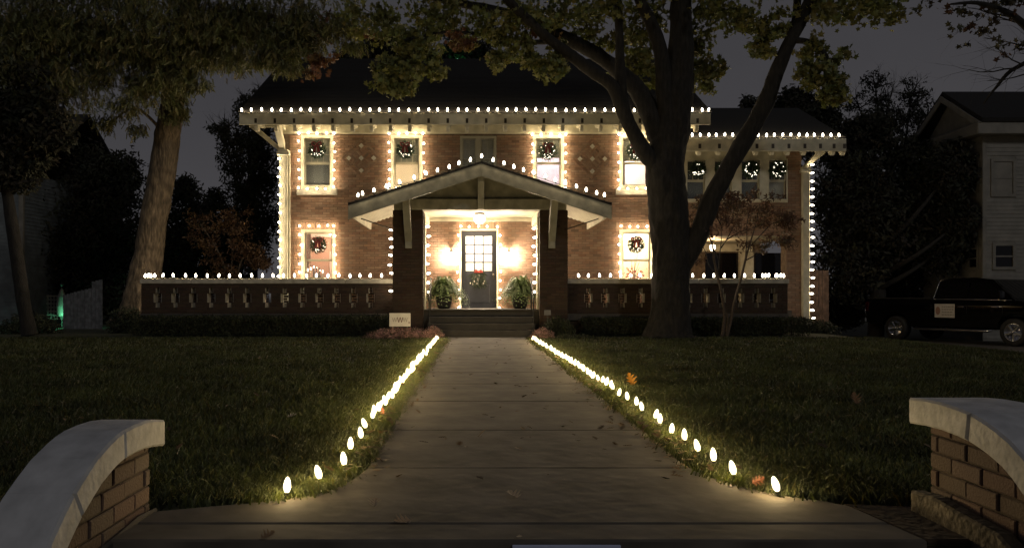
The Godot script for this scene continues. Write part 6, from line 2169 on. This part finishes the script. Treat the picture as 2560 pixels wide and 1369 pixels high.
func grass() -> void:
	rng.seed = 151
	var tuft := Build.new()
	for i in 9:
		var a := rng.randf() * TAU
		var p := Vector3(rng.randfn() * 0.03, 0, rng.randfn() * 0.03)
		var lean := Vector3(cos(a), 0, sin(a)) * rng.randf_range(0.008, 0.04)
		var high := rng.randf_range(0.03, 0.065)
		var w := Vector3(-sin(a), 0, cos(a)) * 0.0035
		var mid := p + lean * 0.35 + Vector3(0, high * 0.6, 0)
		var tip := p + lean + Vector3(0, high, 0)
		var nn := (Vector3(cos(a), 0.8, sin(a))).normalized()
		tuft.tri(p - w, p + w, mid + w * 0.7, nn, nn, nn)
		tuft.tri(p - w, mid + w * 0.7, mid - w * 0.7, nn, nn, nn)
		tuft.tri(mid - w * 0.7, mid + w * 0.7, tip, nn, nn, nn)
	var mesh := tuft.mesh()
	mesh.surface_set_material(0, M.grass)
	var where: Array[Transform3D] = []
	var tint := PackedColorArray()
	var patch := FastNoiseLite.new()
	patch.seed = 3
	patch.frequency = 0.8
	for i in 78000:
		var d := 0.0
		var x := 0.0
		var near := i < 20000
		if near:
			d = 3.7 * pow(18.5 / 3.7, rng.randf())
			x = -0.66 - absf(rng.randfn()) * 0.35 if i % 2 else 1.26 + absf(rng.randfn()) * 0.38
		else:
			d = 2.3 * pow(19.3 / 2.3, pow(rng.randf(), 0.8))
			x = rng.randf_range(-1187.0 / F * d - 0.4, 1373.0 / F * d + 0.4)
			x = clampf(x, -13.0, 15.0)
		if x > edge(d, LEFT_EDGE) - 0.012 and x < edge(d, RIGHT_EDGE) + 0.012: continue
		if d < 3.75 and x > -1.80 and x < 2.42 and not (x < -1.47 and d > 3.64): continue
		if d < 3.74 and x > 1.6 and x < 2.5: continue
		if x > 12.4: continue
		var sc := rng.randf_range(0.7, 1.25) * (1.0 + 0.05 * d)
		if patch.get_noise_2d(x * 3.0, d * 3.0) < -0.18 and rng.randf() < 0.65: continue
		var k := rng.randf_range(0.6, 1.35) * (1.0 + 0.75 * patch.get_noise_2d(x * 0.9, d * 0.9))
		where.append(Transform3D(Basis.from_euler(Vector3(rng.randfn() * 0.15, rng.randf() * TAU, rng.randfn() * 0.15)).scaled(Vector3(sc, minf(sc, 1.25), sc)), Vector3(x, ground_y(x, d) - 0.004, -d)))
		var dry := rng.randf()
		tint.append(Color(0.072 * k + (0.06 if dry > 0.93 else 0.0), 0.088 * k + (0.03 if dry > 0.93 else 0.0), 0.034 * k))
	var mm := MultiMesh.new()
	mm.transform_format = MultiMesh.TRANSFORM_3D
	mm.use_colors = true
	mm.mesh = mesh
	mm.instance_count = where.size()
	for i in where.size():
		mm.set_instance_transform(i, where[i])
		mm.set_instance_color(i, tint[i])
	var o := MultiMeshInstance3D.new()
	o.name = "grass"
	o.multimesh = mm
	o.material_override = M.grass
	add_child(o)
	tag(o, "short green grass of the front lawn on both sides of the walk", "grass", "", "stuff")
